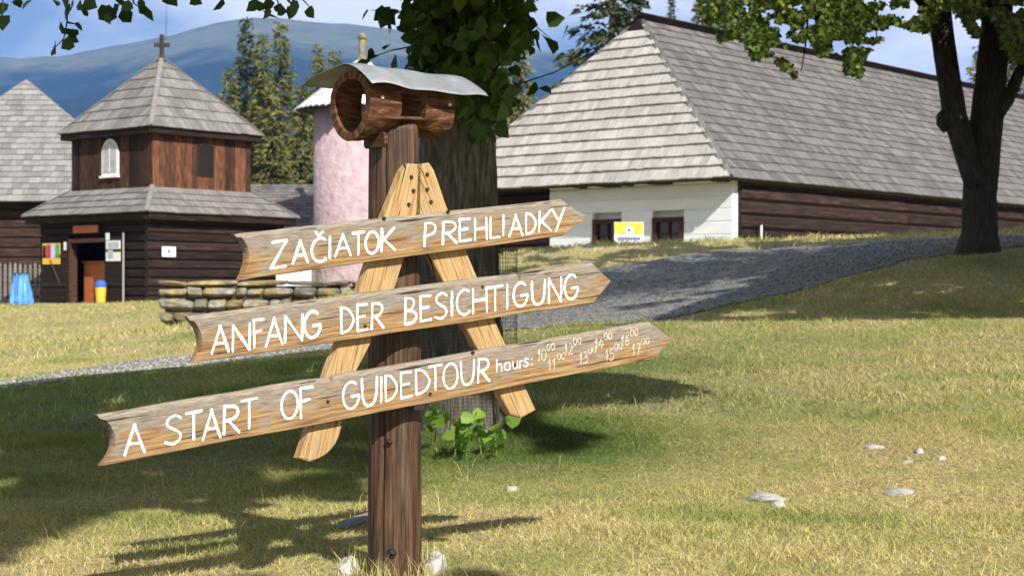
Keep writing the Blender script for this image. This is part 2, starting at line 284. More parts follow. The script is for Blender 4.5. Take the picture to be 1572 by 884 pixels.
o = mesh_obj('ground', np.stack([XX.ravel(), YY.ravel(), ZZ.ravel()], 1), np.stack([ii, ii+1, ii+nx+1, ii+nx], 1), M['soil'], smooth=True, green=green_and_shade(XX.ravel()[ii], YY.ravel()[ii])); tag(o, kind='structure')
# gravel path: near and far edge as seen, laid on the terrain
NEAR = [(-260, 628), (0, 597), (150, 579), (300, 562), (540, 532), (775, 508), (950, 497), (1060, 487), (1120, 469), (1200, 453), (1300, 426), (1400, 399), (1480, 386), (1600, 376), (1800, 366)]
FAR = [(-260, 604), (0, 584), (150, 562), (300, 543), (540, 505), (775, 458), (950, 408), (1060, 391), (1120, 385), (1200, 380), (1300, 373), (1400, 368), (1480, 364), (1600, 360), (1800, 354)]
def edge(E, x): return np.interp(x, [p[0] for p in E], [p[1] for p in E])
px_ = np.linspace(-240, 1700, 150); V = []; W_ = 9
for k, x in enumerate(px_):
    a = hit(x, edge(NEAR, x), 8); b = hit(x, edge(FAR, x), 8)
    ja, jb = (vnoise(k*.35, 3.3)-.5)*.5, (vnoise(k*.3, 9.1)-.5)*.8
    for j in range(W_+1):
        t = j/W_; p = a+(b-a)*t; p[1] += ja*(1-t)+jb*t; V.append(p)
V = np.array(V); V[:, 2] = zg(V[:, 0], V[:, 1])+.012
w1 = W_+1; ii = (np.arange(len(px_)-1)[:, None]*w1+np.arange(W_)[None, :]).ravel()
o = mesh_obj('gravel_path', V, np.stack([ii, ii+w1, ii+w1+1, ii+1], 1), M['gravel'], smooth=True); tag(o, kind='structure')
def on_path(x, y, z):
    px, py = proj(x, y, z); return (py < edge(NEAR, px)+3+(vnoise(x*1.7, y*1.7)-.70)*420/np.maximum(y, 9)) & (py > edge(FAR, px)-1+(vnoise(x*1.3+5, y*1.3)-.3)*220/np.maximum(y, 9)) & (y > 9) & (y < 40)
# loose stones of the path
k = 9000; u = rng.random(k)*.99; j = (u*(len(px_)-1)).astype(int); t = rng.random(k); idx = j*w1+(t*W_).astype(int)
P = V[idx]+np.stack([rng.normal(0, .18, k), rng.normal(0, .18, k), np.zeros(k)], 1); P[:, 2] = zg(P[:, 0], P[:, 1])+.016
def pebbles(P, s):
    base = np.array([(1, 0, 0), (0, 1, 0), (-1, 0, 0), (0, -1, 0), (0, 0, .7), (0, 0, -.5)], float); fc = np.array([(0, 1, 4), (1, 2, 4), (2, 3, 4), (3, 0, 4), (1, 0, 5), (2, 1, 5), (3, 2, 5), (0, 3, 5)])
    n = len(P); a = rng.random(n)*6.28; S = s[:, None]*rng.uniform(.6, 1.3, (n, 3)); v = base[None]*S[:, None, :]*rng.uniform(.75, 1.25, (n, 6, 1))
    c, d = np.cos(a)[:, None], np.sin(a)[:, None]; v = np.stack([v[..., 0]*c-v[..., 1]*d, v[..., 0]*d+v[..., 1]*c, v[..., 2]], -1)+P[:, None, :]
    return v.reshape(-1, 3), (fc[None]+np.arange(n)[:, None, None]*6).reshape(-1, 3)
pv, pf = pebbles(P, rng.uniform(.006, .021, k)); o = mesh_obj('loose_gravel', pv, pf, M['pebble'], tint=np.repeat(np.clip(.45*rng.random(k)+.55*np.clip(-P[:, 0]/3, 0, 1), 0, 1), 8)); tag(o, 'loose grey gravel stones strewn over the path', 'gravel', kind='stuff')
# ------------------------------------------------------------------ mountains and the air before them
RID = [(-3000, 190), (-1500, 150), (-600, 112), (-200, 96), (0, 88), (80, 86), (150, 76), (230, 60), (300, 43), (345, 32), (380, 25), (430, 27), (500, 33), (610, 45), (760, 64), (880, 84), (1000, 112), (1300, 150), (2000, 175), (4000, 215)]
pxs = np.linspace(-2600, 4000, 330); dn = np.linspace(0, 1.35, 70); D0, D1 = 1500.0, 4300.0
hp = edge(RID, pxs)+(vnoise(pxs*.03, 0*pxs)-.5)*4; H = (HY-hp)/FPX*D1
Vh = []
for d in dn:
    Y = D0+(D1-D0)*d; f = np.clip(d, 0, 1); f = f**1.35; f = np.where(d > 1, 1-(d-1)*1.6, f)
    X = (pxs-CX)/FPX*Y; rough = (vnoise(X*.004, Y*.004+0*X)-.5)*90+(vnoise(X*.012, Y*.012+0*X)-.5)*34+(vnoise(X*.0016, Y*.0016+5+0*X)-.5)*150
    Z = H*f+rough*np.sin(np.clip(d, 0, 1)*math.pi)*.8; Vh.append(np.stack([X, np.full_like(X, Y), Z-2*(1-min(d, 1))], 1))
Vh = np.concatenate(Vh); nn = len(pxs); ii = (np.arange(len(dn)-1)[:, None]*nn+np.arange(nn-1)[None, :]).ravel()
m = bpy.data.materials.new('mountain_slopes'); m.use_nodes = True; nt = m.node_tree; b = nt.nodes['Principled BSDF']; b.inputs['Roughness'].default_value = 1; b.inputs['Specular IOR Level'].default_value = 0
pos = coords(nt, 'Pos', (1, 1, 1)); sp = nt.nodes.new('ShaderNodeSeparateXYZ'); nt.links.new(pos, sp.inputs[0])
nz = noise(nt, pos, .004, 8, .6); ad = nt.nodes.new('ShaderNodeMath'); ad.operation = 'MULTIPLY_ADD'; nt.links.new(nz, ad.inputs[0]); ad.inputs[1].default_value = 420; nt.links.new(sp.outputs[2], ad.inputs[2])
mr = nt.nodes.new('ShaderNodeMapRange'); mr.inputs[1].default_value = 690; mr.inputs[2].default_value = 780; nt.links.new(ad.outputs[0], mr.inputs[0])
forest = ramp(nt, noise(nt, pos, .05, 6), [(.3, (.012, .024, .018)), (.7, (.026, .044, .026))]); alp = ramp(nt, noise(nt, pos, .012, 6), [(.3, (.08, .10, .055)), (.7, (.16, .16, .10))])
nt.links.new(mix(nt, mr.outputs[0], forest, alp), b.inputs['Base Color'])
o = mesh_obj('hills', Vh, np.stack([ii, ii+1, ii+nn+1, ii+nn], 1), m, smooth=True); tag(o, kind='structure')
mb = MB(); mb.add(box8((-7200, -600, -4), (14400, 0, 0), (0, 7400, 0), (0, 0, 900)), BOXF)
m = bpy.data.materials.new('pale_air'); m.use_nodes = True; nt = m.node_tree; nt.nodes.remove(nt.nodes['Principled BSDF'])
pv_ = nt.nodes.new('ShaderNodeVolumePrincipled'); pv_.inputs['Color'].default_value = (.17, .39, 1, 1); pv_.inputs['Density'].default_value = 1.25e-4; nt.links.new(pv_.outputs[0], nt.nodes['Material Output'].inputs['Volume'])
HAZE = (mb, m)
# ------------------------------------------------------------------ shingles, log walls, plank walls
def shingles(A, B, C, D, course, width, thick, lap=.3, wj=.4):
    """courses of shingles on the roof face A-B (eave) to D-C (top); returns pieces (V8, tint, uv)"""
    A, B, C, D = (np.asarray(q, float) for q in (A, B, C, D)); U = norm(B-A); N = norm(np.cross(B-A, D-A)); Vd = np.cross(N, U)
    if N[2] < 0: N = -N; Vd = -Vd if Vd[2] < 0 else Vd
    vm = (D-A)@Vd; lu, ru = (D-A)@U, (C-A)@U; wB = (B-A)@U; vmr = (C-A)@Vd
    uL = lambda v: lu*v/vm; uR = lambda v: wB+(ru-wB)*v/vmr
    out = []; n = max(1, int(round(vm/course))); ch = vm/n
    for i in range(n):
        v0 = i*ch-(0.02*ch if i else .04); v1 = min(i*ch+ch*(1+lap), vm); a = uL(max(v0, 0)); end = uR(max(v0, 0)); wave = random.random()*9
        while a < end-1e-3:
            w = width*random.uniform(1-wj, 1+wj); b = min(a+w, end)
            if end-b < width*.4: b = end
            l1, r1 = uL(v1), uR(v1); ta, tb = min(max(a, l1), r1), max(min(b, r1), l1); g = .004 if b-a > .05 else 0
            jv = random.uniform(-.025, .025)*ch+.02*ch*math.sin(a*1.3+wave); k = thick*random.uniform(.85, 1.25)
            def P(u, v, h): return A+U*u+Vd*v+N*h
            V8 = [P(a+g, v0+jv, .9*thick), P(b-g, v0+jv, .9*thick), P(tb, v1, -.3*thick), P(ta, v1, -.3*thick), P(a+g, v0+jv, .9*thick+k), P(b-g, v0+jv, .9*thick+k), P(tb, v1, .5*thick), P(ta, v1, .5*thick)]
            uo = random.random()*7; uv = [(a+uo, v0), (b+uo, v0), (tb+uo, v1), (ta+uo, v1)]*2
            out.append((V8, random.random(), uv)); a = b
    return out
def lay(pieces, mat, parent, name='shingle', limit=300, key=None, stuff='shingle_field'):
    """the largest pieces in view become objects of their own, the rest one joined part"""
    if key is None:
        def key(p):
            c = np.mean(p[0], 0); q = [proj(*v) for v in p[0][4:]]; x, y = proj(*c)
            ar = abs(sum(q[k][0]*q[(k+1) % 4][1]-q[(k+1) % 4][0]*q[k][1] for k in range(4)))/2
            return ar if (-20 < x < 1592 and -20 < y < 900) else ar*.001
    pieces = sorted(pieces, key=key, reverse=True)
    for V8, t, uv in pieces[:limit]: MB().add(V8, BOXF, t, uv).build(name, mat, parent)
    if len(pieces) > limit:
        mb = MB()
        for V8, t, uv in pieces[limit:]: mb.add(V8, BOXF, t, uv)
        tag(mb.build(stuff, mat, parent), kind='stuff')
def face(name, pts, mat, parent, thick=0.06):
    """solid slab under a roof face or behind a wall"""
    pts = [np.asarray(p, float) for p in pts]; N = norm(np.cross(pts[1]-pts[0], pts[-1]-pts[0])); n = len(pts)
    V = pts+[p-N*thick for p in pts]; F = [tuple(range(n)), tuple(range(2*n-1, n-1, -1))]+[(k, n+k, n+(k+1) % n, (k+1) % n) for k in range(n)]
    return MB().add(V, F).build(name, mat, parent)
def logwall(parent, p0, p1, z0, z1, nrm, n, mat, openings=(), depth=.2, name='log', jut=0.0, t=None, rnd=.28, fill=.965, jy=.012):
    p0 = np.array([p0[0], p0[1], 0.]); p1 = np.array([p1[0], p1[1], 0.]); U = norm(p1-p0); L = np.linalg.norm(p1-p0); nrm = norm(nrm); h = (z1-z0)/n
    for i in range(n):
        zc = z0+(i+.5)*h; segs = [(-jut, L+jut)]
        for a, b, oz0, oz1 in openings:
            if zc+h*.3 > oz0 and zc-h*.3 < oz1: segs = [s for q in segs for s in ((q[0], min(q[1], a)), (max(q[0], b), q[1])) if s[1]-s[0] > .02]
        for a, b in segs:
            beam(MB(), p0+U*a+nrm*random.uniform(-jy, jy)+[0, 0, zc], p0+U*b+nrm*random.uniform(-jy, jy)+[0, 0, zc+random.uniform(-.012, .012)], nrm, depth, (0, 0, 1), h*fill, rnd, t).build(name, mat, parent)
def plankwall(parent, p0, p1, z0, z1, nrm, w, mat, openings=(), th=.035, tr=(0, 1)):
    p0 = np.array([p0[0], p0[1], 0.]); p1 = np.array([p1[0], p1[1], 0.]); U = norm(p1-p0); L = np.linalg.norm(p1-p0); nrm = norm(nrm); n = int(round(L/w)); w = L/n
    for i in range(n):
        c = (i+.5)*w; segs = [(z0, z1)]
        for a, b, oz0, oz1 in openings:
            if c+w*.3 > a and c-w*.3 < b: segs = [s for q in segs for s in ((q[0], min(q[1], oz0)), (max(q[0], oz1), q[1])) if s[1]-s[0] > .02]
        for a, b in segs:
            q = p0+U*c+nrm*random.uniform(0, .014); beam(MB(), q+[0, 0, a], q+[0, 0, b], U, w*.97, nrm, th, .15, random.uniform(*tr)).build('plank', mat, parent)
def slab(name, p, ax, ay, az, mat, parent, t=.5): return MB().add(box8(p, ax, ay, az), BOXF, t).build(name, mat, parent)
# ------------------------------------------------------------------ bell tower (dark timber, two roofs)
RA = math.radians(50.7); r = np.array([math.cos(RA), math.sin(RA), 0]); l = np.array([-math.sin(RA), math.cos(RA), 0])
S1, S2 = 4.37, 5.80; K = PX(234, 450, 58.0); CT = np.array([K[0], K[1], 0])+S1/2*(r+l); ZB = .63
bt = thing('bell_tower', 'dark timber bell tower with two grey shingle roofs and a cross', 'tower', (CT[0], CT[1], ZB))
def TW(a, b, z): return CT+a*r+b*l+np.array([0, 0, z])
def ring(h): return [(-h, -h), (h, -h), (h, h), (-h, h)]
z_low, z_mid, z_up, z_ap = 3.62, 4.52, 6.52, 9.18
lowwall = face('lower_wall', [TW(-S2/2+.16, -S2/2+.16, ZB-.3), TW(S2/2-.16, -S2/2+.16, ZB-.3), TW(S2/2-.16, -S2/2+.16, z_low+.35), TW(-S2/2+.16, -S2/2+.16, z_low+.35)], M['dark'], bt, .1)
h2 = S2/2; logwall(lowwall, TW(-h2, -h2, 0), TW(h2, -h2, 0), ZB-.05, z_low+.25, -l, 11, M['log'], jut=.12)
DO = (2.05, 4.15, ZB+.05, 2.75)      # doorway on the left face, measured from the near corner
leftwall = face('door_wall', [TW(-h2+.16, h2-.16, 2.75), TW(-h2+.16, -h2+.16, 2.75), TW(-h2+.16, -h2+.16, z_low+.35), TW(-h2+.16, h2-.16, z_low+.35)], M['dark'], bt, .1)
logwall(leftwall, TW(-h2, -h2, 0), TW(-h2, h2, 0), ZB-.05, z_low+.25, -r, 11, M['log'], openings=[DO], t=.1)
for a, b in ((h2-.1, h2-.1), ):
    face('rear_wall', [TW(h2-.1, h2-.1, ZB-.2), TW(-h2+.1, h2-.1, ZB-.2), TW(-h2+.1, h2-.1, z_low+.3), TW(h2-.1, h2-.1, z_low+.3)], M['log'], bt, .1)
    face('rear_wall', [TW(h2-.1, -h2+.1, ZB-.2), TW(h2-.1, h2-.1, ZB-.2), TW(h2-.1, h2-.1, z_low+.3), TW(h2-.1, -h2+.1, z_low+.3)], M['log'], bt, .1)
slab('floor', TW(-h2+.1, -h2+.1, ZB-.2), r*(S2-.2), l*(S2-.2), (0, 0, .24), M['deck'], bt)
pl = slab('plinth', TW(-h2-.25, -h2-.25, ZB-.25), r*(S2+.5), l*(S2+.5), (0, 0, .26), M['limestone'], bt, .8)
def LF(b, z, out=.12): return TW(-h2-out, -h2+b, z)   # point on the left (door) face, b metres from the near corner
def leaf_door(name, b0, b1, z0, z1, open_out):
    d = slab(name, LF(b0, z0, .16), l*(b1-b0), -r*.05, (0, 0, z1-z0), M['log'], bt, .1)
    for zz in (z0+.55, z1-.5): slab('ledge', LF(b0+.05, zz, .215), l*(b1-b0-.1), -r*.03, (0, 0, .1), M['log'], d, .7)
    return d
d1 = leaf_door('door_leaf', DO[1]+.02, DO[1]+1.45, ZB+.05, 2.7, 1); d2 = leaf_door('door_leaf', DO[0]-1.0, DO[0]-.02, ZB+.05, 2.85, 1)
beam(MB(), LF(DO[1]+.3, ZB+.6, .24), LF(DO[1]+.9, ZB+1.5, .24), l, .07, r, .03).build('brace', M['deck'], d1)
slab('pull_rail', LF(DO[0]-1.02, ZB+.05, .21), l*.05, -r*.03, (0, 0, 2.3), M['zinc'], d2)
fr = MB()
for b in (DO[0]-.02, DO[1]-.1): fr.add(box8(LF(b, ZB, .14), l*.12, r*.3, (0, 0, 2.1)), BOXF, .4)
fr.add(box8(LF(DO[0]-.02, 2.7, .15), l*(DO[1]-DO[0]+.04), r*.3, (0, 0, .14)), BOXF, .4); fr.build('door_frame', M['plank'], bt)
slab('name_plank', LF(DO[0]+.35, 3.02, .2), l*1.35, -r*.04, (0, 0, .25), M['orange'], bt)
def poster(name, label, cat, P, ax, az, n, cols):
    t = thing(name, label, cat, tuple(P)); P = np.asarray(P, float); ax = np.asarray(ax, float); az = np.asarray(az, float); n = norm(n)
    slab('sheet', P, ax, n*.012, az, cols[0], t)
    for k, (u0, u1, v0, v1, mm) in enumerate(cols[1:]): slab('print_patch', P+ax*u0+az*v0+n*(.013+.0005*k), ax*(u1-u0), n*.002, az*(v1-v0), mm, t)
    return t
RED, GRN, LIL, GRY = flat('print_red', (.45, .05, .06)), flat('print_green', (.10, .35, .12)), flat('print_lilac', (.50, .52, .72)), flat('print_grey', (.38, .42, .46))
poster('poster', 'colourful yellow poster on the open left door leaf of the bell tower', 'poster', LF(DO[1]+.32, 1.98, .23), l*1.0, (0, 0, .72), -r, [M['yellow'], (.02, .28, .28, .96, GRN), (.28, .52, .3, .96, LIL), (.52, .78, .28, .95, RED), (.8, .98, .3, .9, M['log']), (.3, .8, .06, .2, M['yellow'])])
poster('notice_sheet', 'white notice sheet on the right door leaf of the bell tower', 'notice', LF(DO[0]-.86, 2.05, .23), l*.76, (0, 0, .68), -r, [M['whitewood'], (.12, .88, .62, .92, GRY), (.5, .88, .12, .55, GRY)])
poster('white_plate', 'small white plate on the sunlit log side of the bell tower', 'sign', TW(-h2+.42, -h2-.13, 2.18), r*.58, (0, 0, .34), -l, [M['whitewood'], (.42, .56, .4, .7, M['navy'])])
poster('paper_slip', 'small white paper slip at top right of the tower doorway', 'notice', LF(DO[0]-.28, 2.75, .23), l*.2, (0, 0, .24), -r, [M['whitewood']])
poster('paper_slip', 'small white paper slip on left jamb of the tower doorway', 'notice', LF(DO[1]-.02, 2.45, .23), l*.14, (0, 0, .28), -r, [M['whitewood']])
ct = thing('ticket_counter', 'orange brown ticket counter standing inside the bell tower doorway', 'counter', tuple(LF(2.9, ZB+.05, -.5)))
slab('front_panel', LF(2.75, ZB+.04, -.45), l*1.3, r*.05, (0, 0, 1.35), M['orange'], ct); slab('side_panel', LF(2.1, ZB+.04, -.8), l*.66, r*.05, (0, 0, 1.1), flat('dark_orange_panel', (.16, .04, .015)), ct)
slab('top', LF(2.05, ZB+1.4, -.35), l*2.0, r*.6, (0, 0, .04), M['orange'], ct); slab('monitor', LF(2.2, ZB+1.45, -.6), l*.5, r*.08, (0, 0, .2), LIL, ct)
bn = thing('waste_bin', 'yellow waste bin with blue lid beside the tower doorway', 'bin', tuple(LF(2.02, ZB+.05, .35)))
lathe(MB(), LF(2.05, ZB+.03, .38), [(.15, 0), (.19, .5), (.19, .52)], 16).build('body', M['yellow'], bn); lathe(MB(), LF(2.05, ZB+.55, .38), [(.2, 0), (.2, .08), (.15, .2), (.04, .24)], 16).build('lid', flat('bin_blue', (.04, .12, .45)), bn)
# upper storey
h1 = S1/2; upw = face('upper_wall', [TW(-h1+.05, -h1+.05, z_mid-.3), TW(h1-.05, -h1+.05, z_mid-.3), TW(h1-.05, -h1+.05, z_up+.2), TW(-h1+.05, -h1+.05, z_up+.2)], M['dark'], bt, .06)
W1 = (1.95, 2.55, 5.05, 6.05); W2 = (1.80, 2.60, 5.0, 6.1)
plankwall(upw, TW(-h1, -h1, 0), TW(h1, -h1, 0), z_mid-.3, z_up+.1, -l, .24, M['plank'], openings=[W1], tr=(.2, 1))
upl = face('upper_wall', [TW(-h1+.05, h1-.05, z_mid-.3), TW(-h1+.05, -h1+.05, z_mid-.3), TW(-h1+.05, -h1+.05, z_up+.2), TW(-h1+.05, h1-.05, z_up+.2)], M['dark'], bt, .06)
plankwall(upl, TW(-h1, -h1, 0), TW(-h1, h1, 0), z_mid-.3, z_up+.1, -r, .24, M['plank'], openings=[W2], tr=(.0, .38))  # dark boards, tinted lower still to put this side's shade into the colour
for q in ([(h1-.05, -h1+.05), (h1-.05, h1-.05)], [(h1-.05, h1-.05), (-h1+.05, h1-.05)]): face('upper_wall', [TW(*q[0], z_mid-.3), TW(*q[1], z_mid-.3), TW(*q[1], z_up+.2), TW(*q[0], z_up+.2)], M['log'], bt, .06)
def arch(name, O, U, N, w, z0, z1, mat, parent, th, pointed=True, inset=0.0):
    w -= inset*2; pts = [(inset, z0+inset), (inset+w, z0+inset), (inset+w, z1-w*.55)]
    pts += [(inset+w*.5+w*.5*math.cos(a), z1-w*.55+(w*.55-inset)*math.sin(a)**(1.2 if pointed else 1)) for a in np.linspace(.25, math.pi-.25, 9)]+[(inset, z1-w*.55)]
    n = len(pts); V = [O+U*a+np.array([0, 0, z]) for a, z in pts]; V += [v+N*th for v in V]
    return MB().add(V, [tuple(range(n-1, -1, -1)), tuple(range(n, 2*n))]+[(k, (k+1) % n, n+(k+1) % n, n+k) for k in range(n)]).build(name, mat, parent)
O2 = TW(-h1, -h1+W2[0]-.08, 0); wf = arch('window', O2-r*.03, l, -r, W2[1]-W2[0]+.1, W2[2], W2[3]+.15, M['whitewood'], bt, .05); arch('pane', O2-r*.082, l, -r, W2[1]-W2[0]+.1, W2[2], W2[3]+.15, M['paleglass'], wf, .012, inset=.09)
slab('glazing_bar', O2-r*.1+l*.42+[0, 0, W2[2]+.1], l*.04, -r*.012, (0, 0, .95), M['whitewood'], wf); slab('sill', O2-r*.03-l*.03+[0, 0, W2[2]-.08], l*1.0, -r*.1, (0, 0, .07), M['whitewood'], wf)
O1 = TW(-h1+W1[0]-.05, -h1, 0); wf = arch('window', O1-l*.03, r, -l, W1[1]-W1[0]+.12, W1[2]-.05, W1[3]+.12, M['frame'], bt, .045); arch('pane', O1-l*.078, r, -l, W1[1]-W1[0]+.12, W1[2]-.05, W1[3]+.12, M['dark'], wf, .01, inset=.035)
# roofs
def hiproof(root, fn, hb, zb, ht, zt, mat, course, width, name, limit):
    R = None; pcs = []; qb, qt = ring(hb), ring(ht); mb = MB(); V = [fn(a, b, zb) for a, b in qb]+[fn(a, b, zt) for a, b in qt]
    mb.add(V, [(0, 1, 5, 4), (1, 2, 6, 5), (2, 3, 7, 6), (3, 0, 4, 7), (3, 2, 1, 0), (4, 5, 6, 7)]); R = mb.build(name, M['deck'], root)
    for k in range(4):
        j = (k+1) % 4; pcs += shingles(fn(*qb[k], zb), fn(*qb[j], zb), fn(*qt[j], zt), fn(*qt[k], zt), course, width, .035)
        c0, c1 = fn(*qb[k], zb), fn(*qt[k], zt); beam(MB(), c0+[0, 0, .07], c1+[0, 0, .07], np.cross(c1-c0, (0, 0, 1)), .16, (0, 0, 1), .04, .2, .8).build('hip_board', mat, R)
    lay(pcs, mat, R, limit=limit); return R
hiproof(bt, TW, h2+.50, z_low, h1+.03, z_mid, M['shingle_tan'], .40, .26, 'lower_roof', 150)
R2 = hiproof(bt, TW, h1+.33, z_up, .05, z_ap, M['shingle_tan'], .52, .28, 'upper_roof', 150)
for (zz, hh) in ((z_low-.13, h2+.38), (z_up-.12, h1+.25)):
    eb = MB()
    for k in range(4): a, b = ring(hh)[k], ring(hh)[(k+1) % 4]; beam(eb, TW(*a, zz), TW(*b, zz), np.cross(TW(*b, 0)-TW(*a, 0), (0, 0, 1)), .12, (0, 0, 1), .2, .1, .3)
    eb.build('eave_beam', M['log'], bt)
tr = MB()
for k in range(52):
    u = -h2-.4+k*(S2+.8)/52; q = TW(u, -h2-.46, z_low-.02); w = (S2+.8)/52; tr.add([q, q+r*w, q+r*w*.5-[0, 0, .15], q-l*.015, q+r*w-l*.015, q+r*w*.5-l*.015-[0, 0, .15]], [(0, 2, 1), (3, 4, 5), (0, 1, 4, 3), (1, 2, 5, 4), (2, 0, 3, 5)], .9)
tr.build('saw_trim', M['log'], bt)
cr_ = MB(); p = TW(0, 0, z_ap-.1); beam(cr_, p, p+[0, 0, .98], r, .15, l, .12, .2); cm = (r-l)/math.sqrt(2); beam(cr_, p+cm*-.27+[0, 0, .62], p+cm*.27+[0, 0, .62], (0, 0, 1), .14, np.cross(cm, (0, 0, 1)), .1, .2); lathe(cr_, p-[0, 0, .02], [(.2, 0), (.16, .12), (.1, .26)], 10)
cr_.build('cross', M['darkbark'], bt); tube(MB(), [p+cm*.14+[0, 0, .8], p+cm*.16+[0, 0, 2.1]], [.012, .008], 6).build('lightning_rod', M['iron'], bt)
# ------------------------------------------------------------------ barn at the left edge
zb0 = .6; ba = thing('shingled_barn', 'large log barn with silvery shingle roof behind the bell tower', 'barn', (-21, 77, zb0))
yb = 72.0; EL, ER, AP = PX(-234, 309, yb), PX(262, 309, yb), PX(40, 123, yb+5.5); rz = AP[2]
BL, BRr = EL+[-5, 14, 0], ER+[-4.2, 14, 0]; AB = AP+[-3.0, 7.5, 0]
dk = face('roof', [EL, ER, AP], M['deck'], ba, .08); dk2 = face('roof', [ER, BRr, AB, AP], M['deck'], ba, .08); face('roof', [BL, EL, AP, AB], M['deck'], ba, .08); face('roof', [BRr, BL, AB], M['deck'], ba, .08)
lay(shingles(EL, ER, AP, AP, .36, .34, .035), M['shingle_barn'], dk, limit=260); lay(shingles(ER, BRr, AB, AP, .36, .34, .035), M['shingle_barn'], dk2, limit=0)
wl = face('front_wall', [EL+[1.2, 1.0, -4.4], ER+[-1.2, 1.0, -4.4], ER+[-1.2, 1.0, .1], EL+[1.2, 1.0, .1]], M['dark'], ba, .15)
logwall(wl, EL+[1.2, .9, 0], ER+[-1.2, .9, 0], zb0-.2, EL[2]+.15, (0, -1, 0), 11, M['log'], depth=.22, t=.95)
for q in ((ER+[-1.2, 1, 0], BRr+[-1.2, -1, 0]), (BRr+[-1.2, -1, 0], BL+[1.2, -1, 0]), (BL+[1.2, -1, 0], EL+[1.2, 1, 0])): face('side_wall', [q[0]-[0, 0, 4.4], q[1]-[0, 0, 4.4], q[1], q[0]], M['log'], ba, .15)
# ------------------------------------------------------------------ low grey-roofed house between bell tower and pink tower
zc0 = .55; gh = thing('grey_roofed_house', 'low house with dark grey shingle roof right of the bell tower', 'house', (-9.5, 88, zc0))
g0, g1, g2, g3 = PX(350, 352, 84), PX(600, 352, 84), PX(585, 284, 88), PX(372, 284, 88); g4, g5 = g1+[0, 8.4, 0], g0+[0, 8.4, 0]
dk = face('roof', [g0, g1, g2, g3], M['deck'], gh); face('roof', [g4, g5, g3, g2], M['deck'], gh); face('gable', [g1, g4, g2], M['log'], gh); face('gable', [g5, g0, g3], M['log'], gh)
lay(shingles(g0, g1, g2, g3, .30, .34, .035), M['shingle_brown'], dk, limit=120)
for a, b in ((g0, g1), (g1, g4), (g4, g5), (g5, g0)):
    q0, q1 = a+(np.mean([g0, g1, g4, g5], 0)-a)*.08, b+(np.mean([g0, g1, g4, g5], 0)-b)*.08; face('wall', [np.array([q0[0], q0[1], zc0-.4]), np.array([q1[0], q1[1], zc0-.4]), np.array([q1[0], q1[1], a[2]+.1]), np.array([q0[0], q0[1], a[2]+.1])], M['log'], gh, .12)
# ------------------------------------------------------------------ pink round tower
PT = PX(556, 450, 80.0); PT[2] = .6; pt = thing('pink_tower', 'round pink plastered tower with white scalloped cone roof', 'tower', tuple(PT))
lathe(MB(), PT-[0, 0, .5], [(2.42, 0), (2.34, 1.2), (2.24, 3.0), (2.2, 9.4)], 56, wob=lambda t, z: 1+.008*math.sin(5*t+z)).build('wall', M['pink'], pt, smooth=True)
zr0, zr1 = 9.35, 11.75; rf = lathe(MB(), [PT[0], PT[1], 0], [(3.02, zr0), (2.0, zr0+.85), (.9, zr0+1.75), (.12, zr1)], 40).build('roof', M['deck'], pt)
tl = MB(); RR = 9
for i in range(RR):
    f0, f1 = i/RR, min((i+1.35)/RR, 1); ra, rb = 3.12*(1-f0)+.12*f0, 3.12*(1-f1)+.12*f1; za, zb_ = zr0-.03+(zr1-zr0)*f0, zr0-.03+(zr1-zr0)*f1; n = max(10, int(2*math.pi*ra/.36))
    for k in range(n):
        a0, a1 = 2*math.pi*(k+.5*(i % 2)+.03)/n, 2*math.pi*(k+1+.5*(i % 2)-.03)/n; am = (a0+a1)/2; c = lambda a, q, z: np.array([PT[0]+q*math.cos(a), PT[1]+q*math.sin(a), z])
        V = [c(a0, ra*.97, za+.09), c(am, ra*1.01, za), c(a1, ra*.97, za+.09), c(a1, rb, zb_), c(a0, rb, zb_)]; V += [v+[0, 0, .045] for v in V]
        tl.add(V, [(0, 1, 2, 3, 4), (9, 8, 7, 6, 5), (0, 5, 6, 1), (1, 6, 7, 2), (2, 7, 8, 3), (3, 8, 9, 4), (4, 9, 5, 0)], random.random())
tag(tl.build('roof_tile', pmat('white_roof_tile', 'Object', (1, 1, 1), 5, [(.3, (.50, .50, .50)), (.7, (.74, .74, .73))], tint=G(.75, 1.05)), pt), kind='stuff')
lathe(MB(), [PT[0], PT[1], zr1-.1], [(.28, 0), (.2, .15), (.16, .3), (.15, 1.0), (.24, 1.05), (.24, 1.15), (.1, 1.3)], 14).build('finial', M['stone'], pt)
# low white wall behind the stone wall
q = PX(424, 452, 52.0); ww = thing('white_wall', 'low white plastered wall glimpsed above the dry stone wall', 'wall', tuple(q))
slab('wall', PX(424, 470, 52), (1.05, 0, 0), (0, .3, 0), (0, 0, 1.12), M['plaster'], ww); slab('post', PX(479, 470, 52), (.12, 0, 0), (0, .3, 0), (0, 0, 1.2), M['stone'], ww)
# ------------------------------------------------------------------ long farmhouse on the right
hu = np.array([-.771, .637, 0]); hv = np.array([.637, .771, 0]); KE = PX(1123, 272, 42.0); HW, HS, HL = 9.7, 3.1, 40.0; zE = KE[2]; zR = 8.46
zH = 1.35; hs = thing('farmhouse', 'long farmhouse with white front wall, dark log side and huge shingle roof', 'house', (KE[0], KE[1], zH))
E0, E1, E2, E3 = KE, KE+hu*HW, KE+hu*HW+hv*HL, KE+hv*HL
RA0 = KE+hu*HW/2+hv*HS; RA0 = np.array([RA0[0], RA0[1], zR]); RA1 = KE+hu*HW/2+hv*(HL-HS); RA1 = np.array([RA1[0], RA1[1], zR])
rf1 = face('front_roof', [E1, E0, RA0], M['deck'], hs, .1); rf2 = face('side_roof', [E0, E3, RA1, RA0], M['deck'], hs, .1); face('rear_roof', [E2, E1, RA0, RA1], M['deck'], hs, .1); face('end_roof', [E3, E2, RA1], M['deck'], hs, .1)
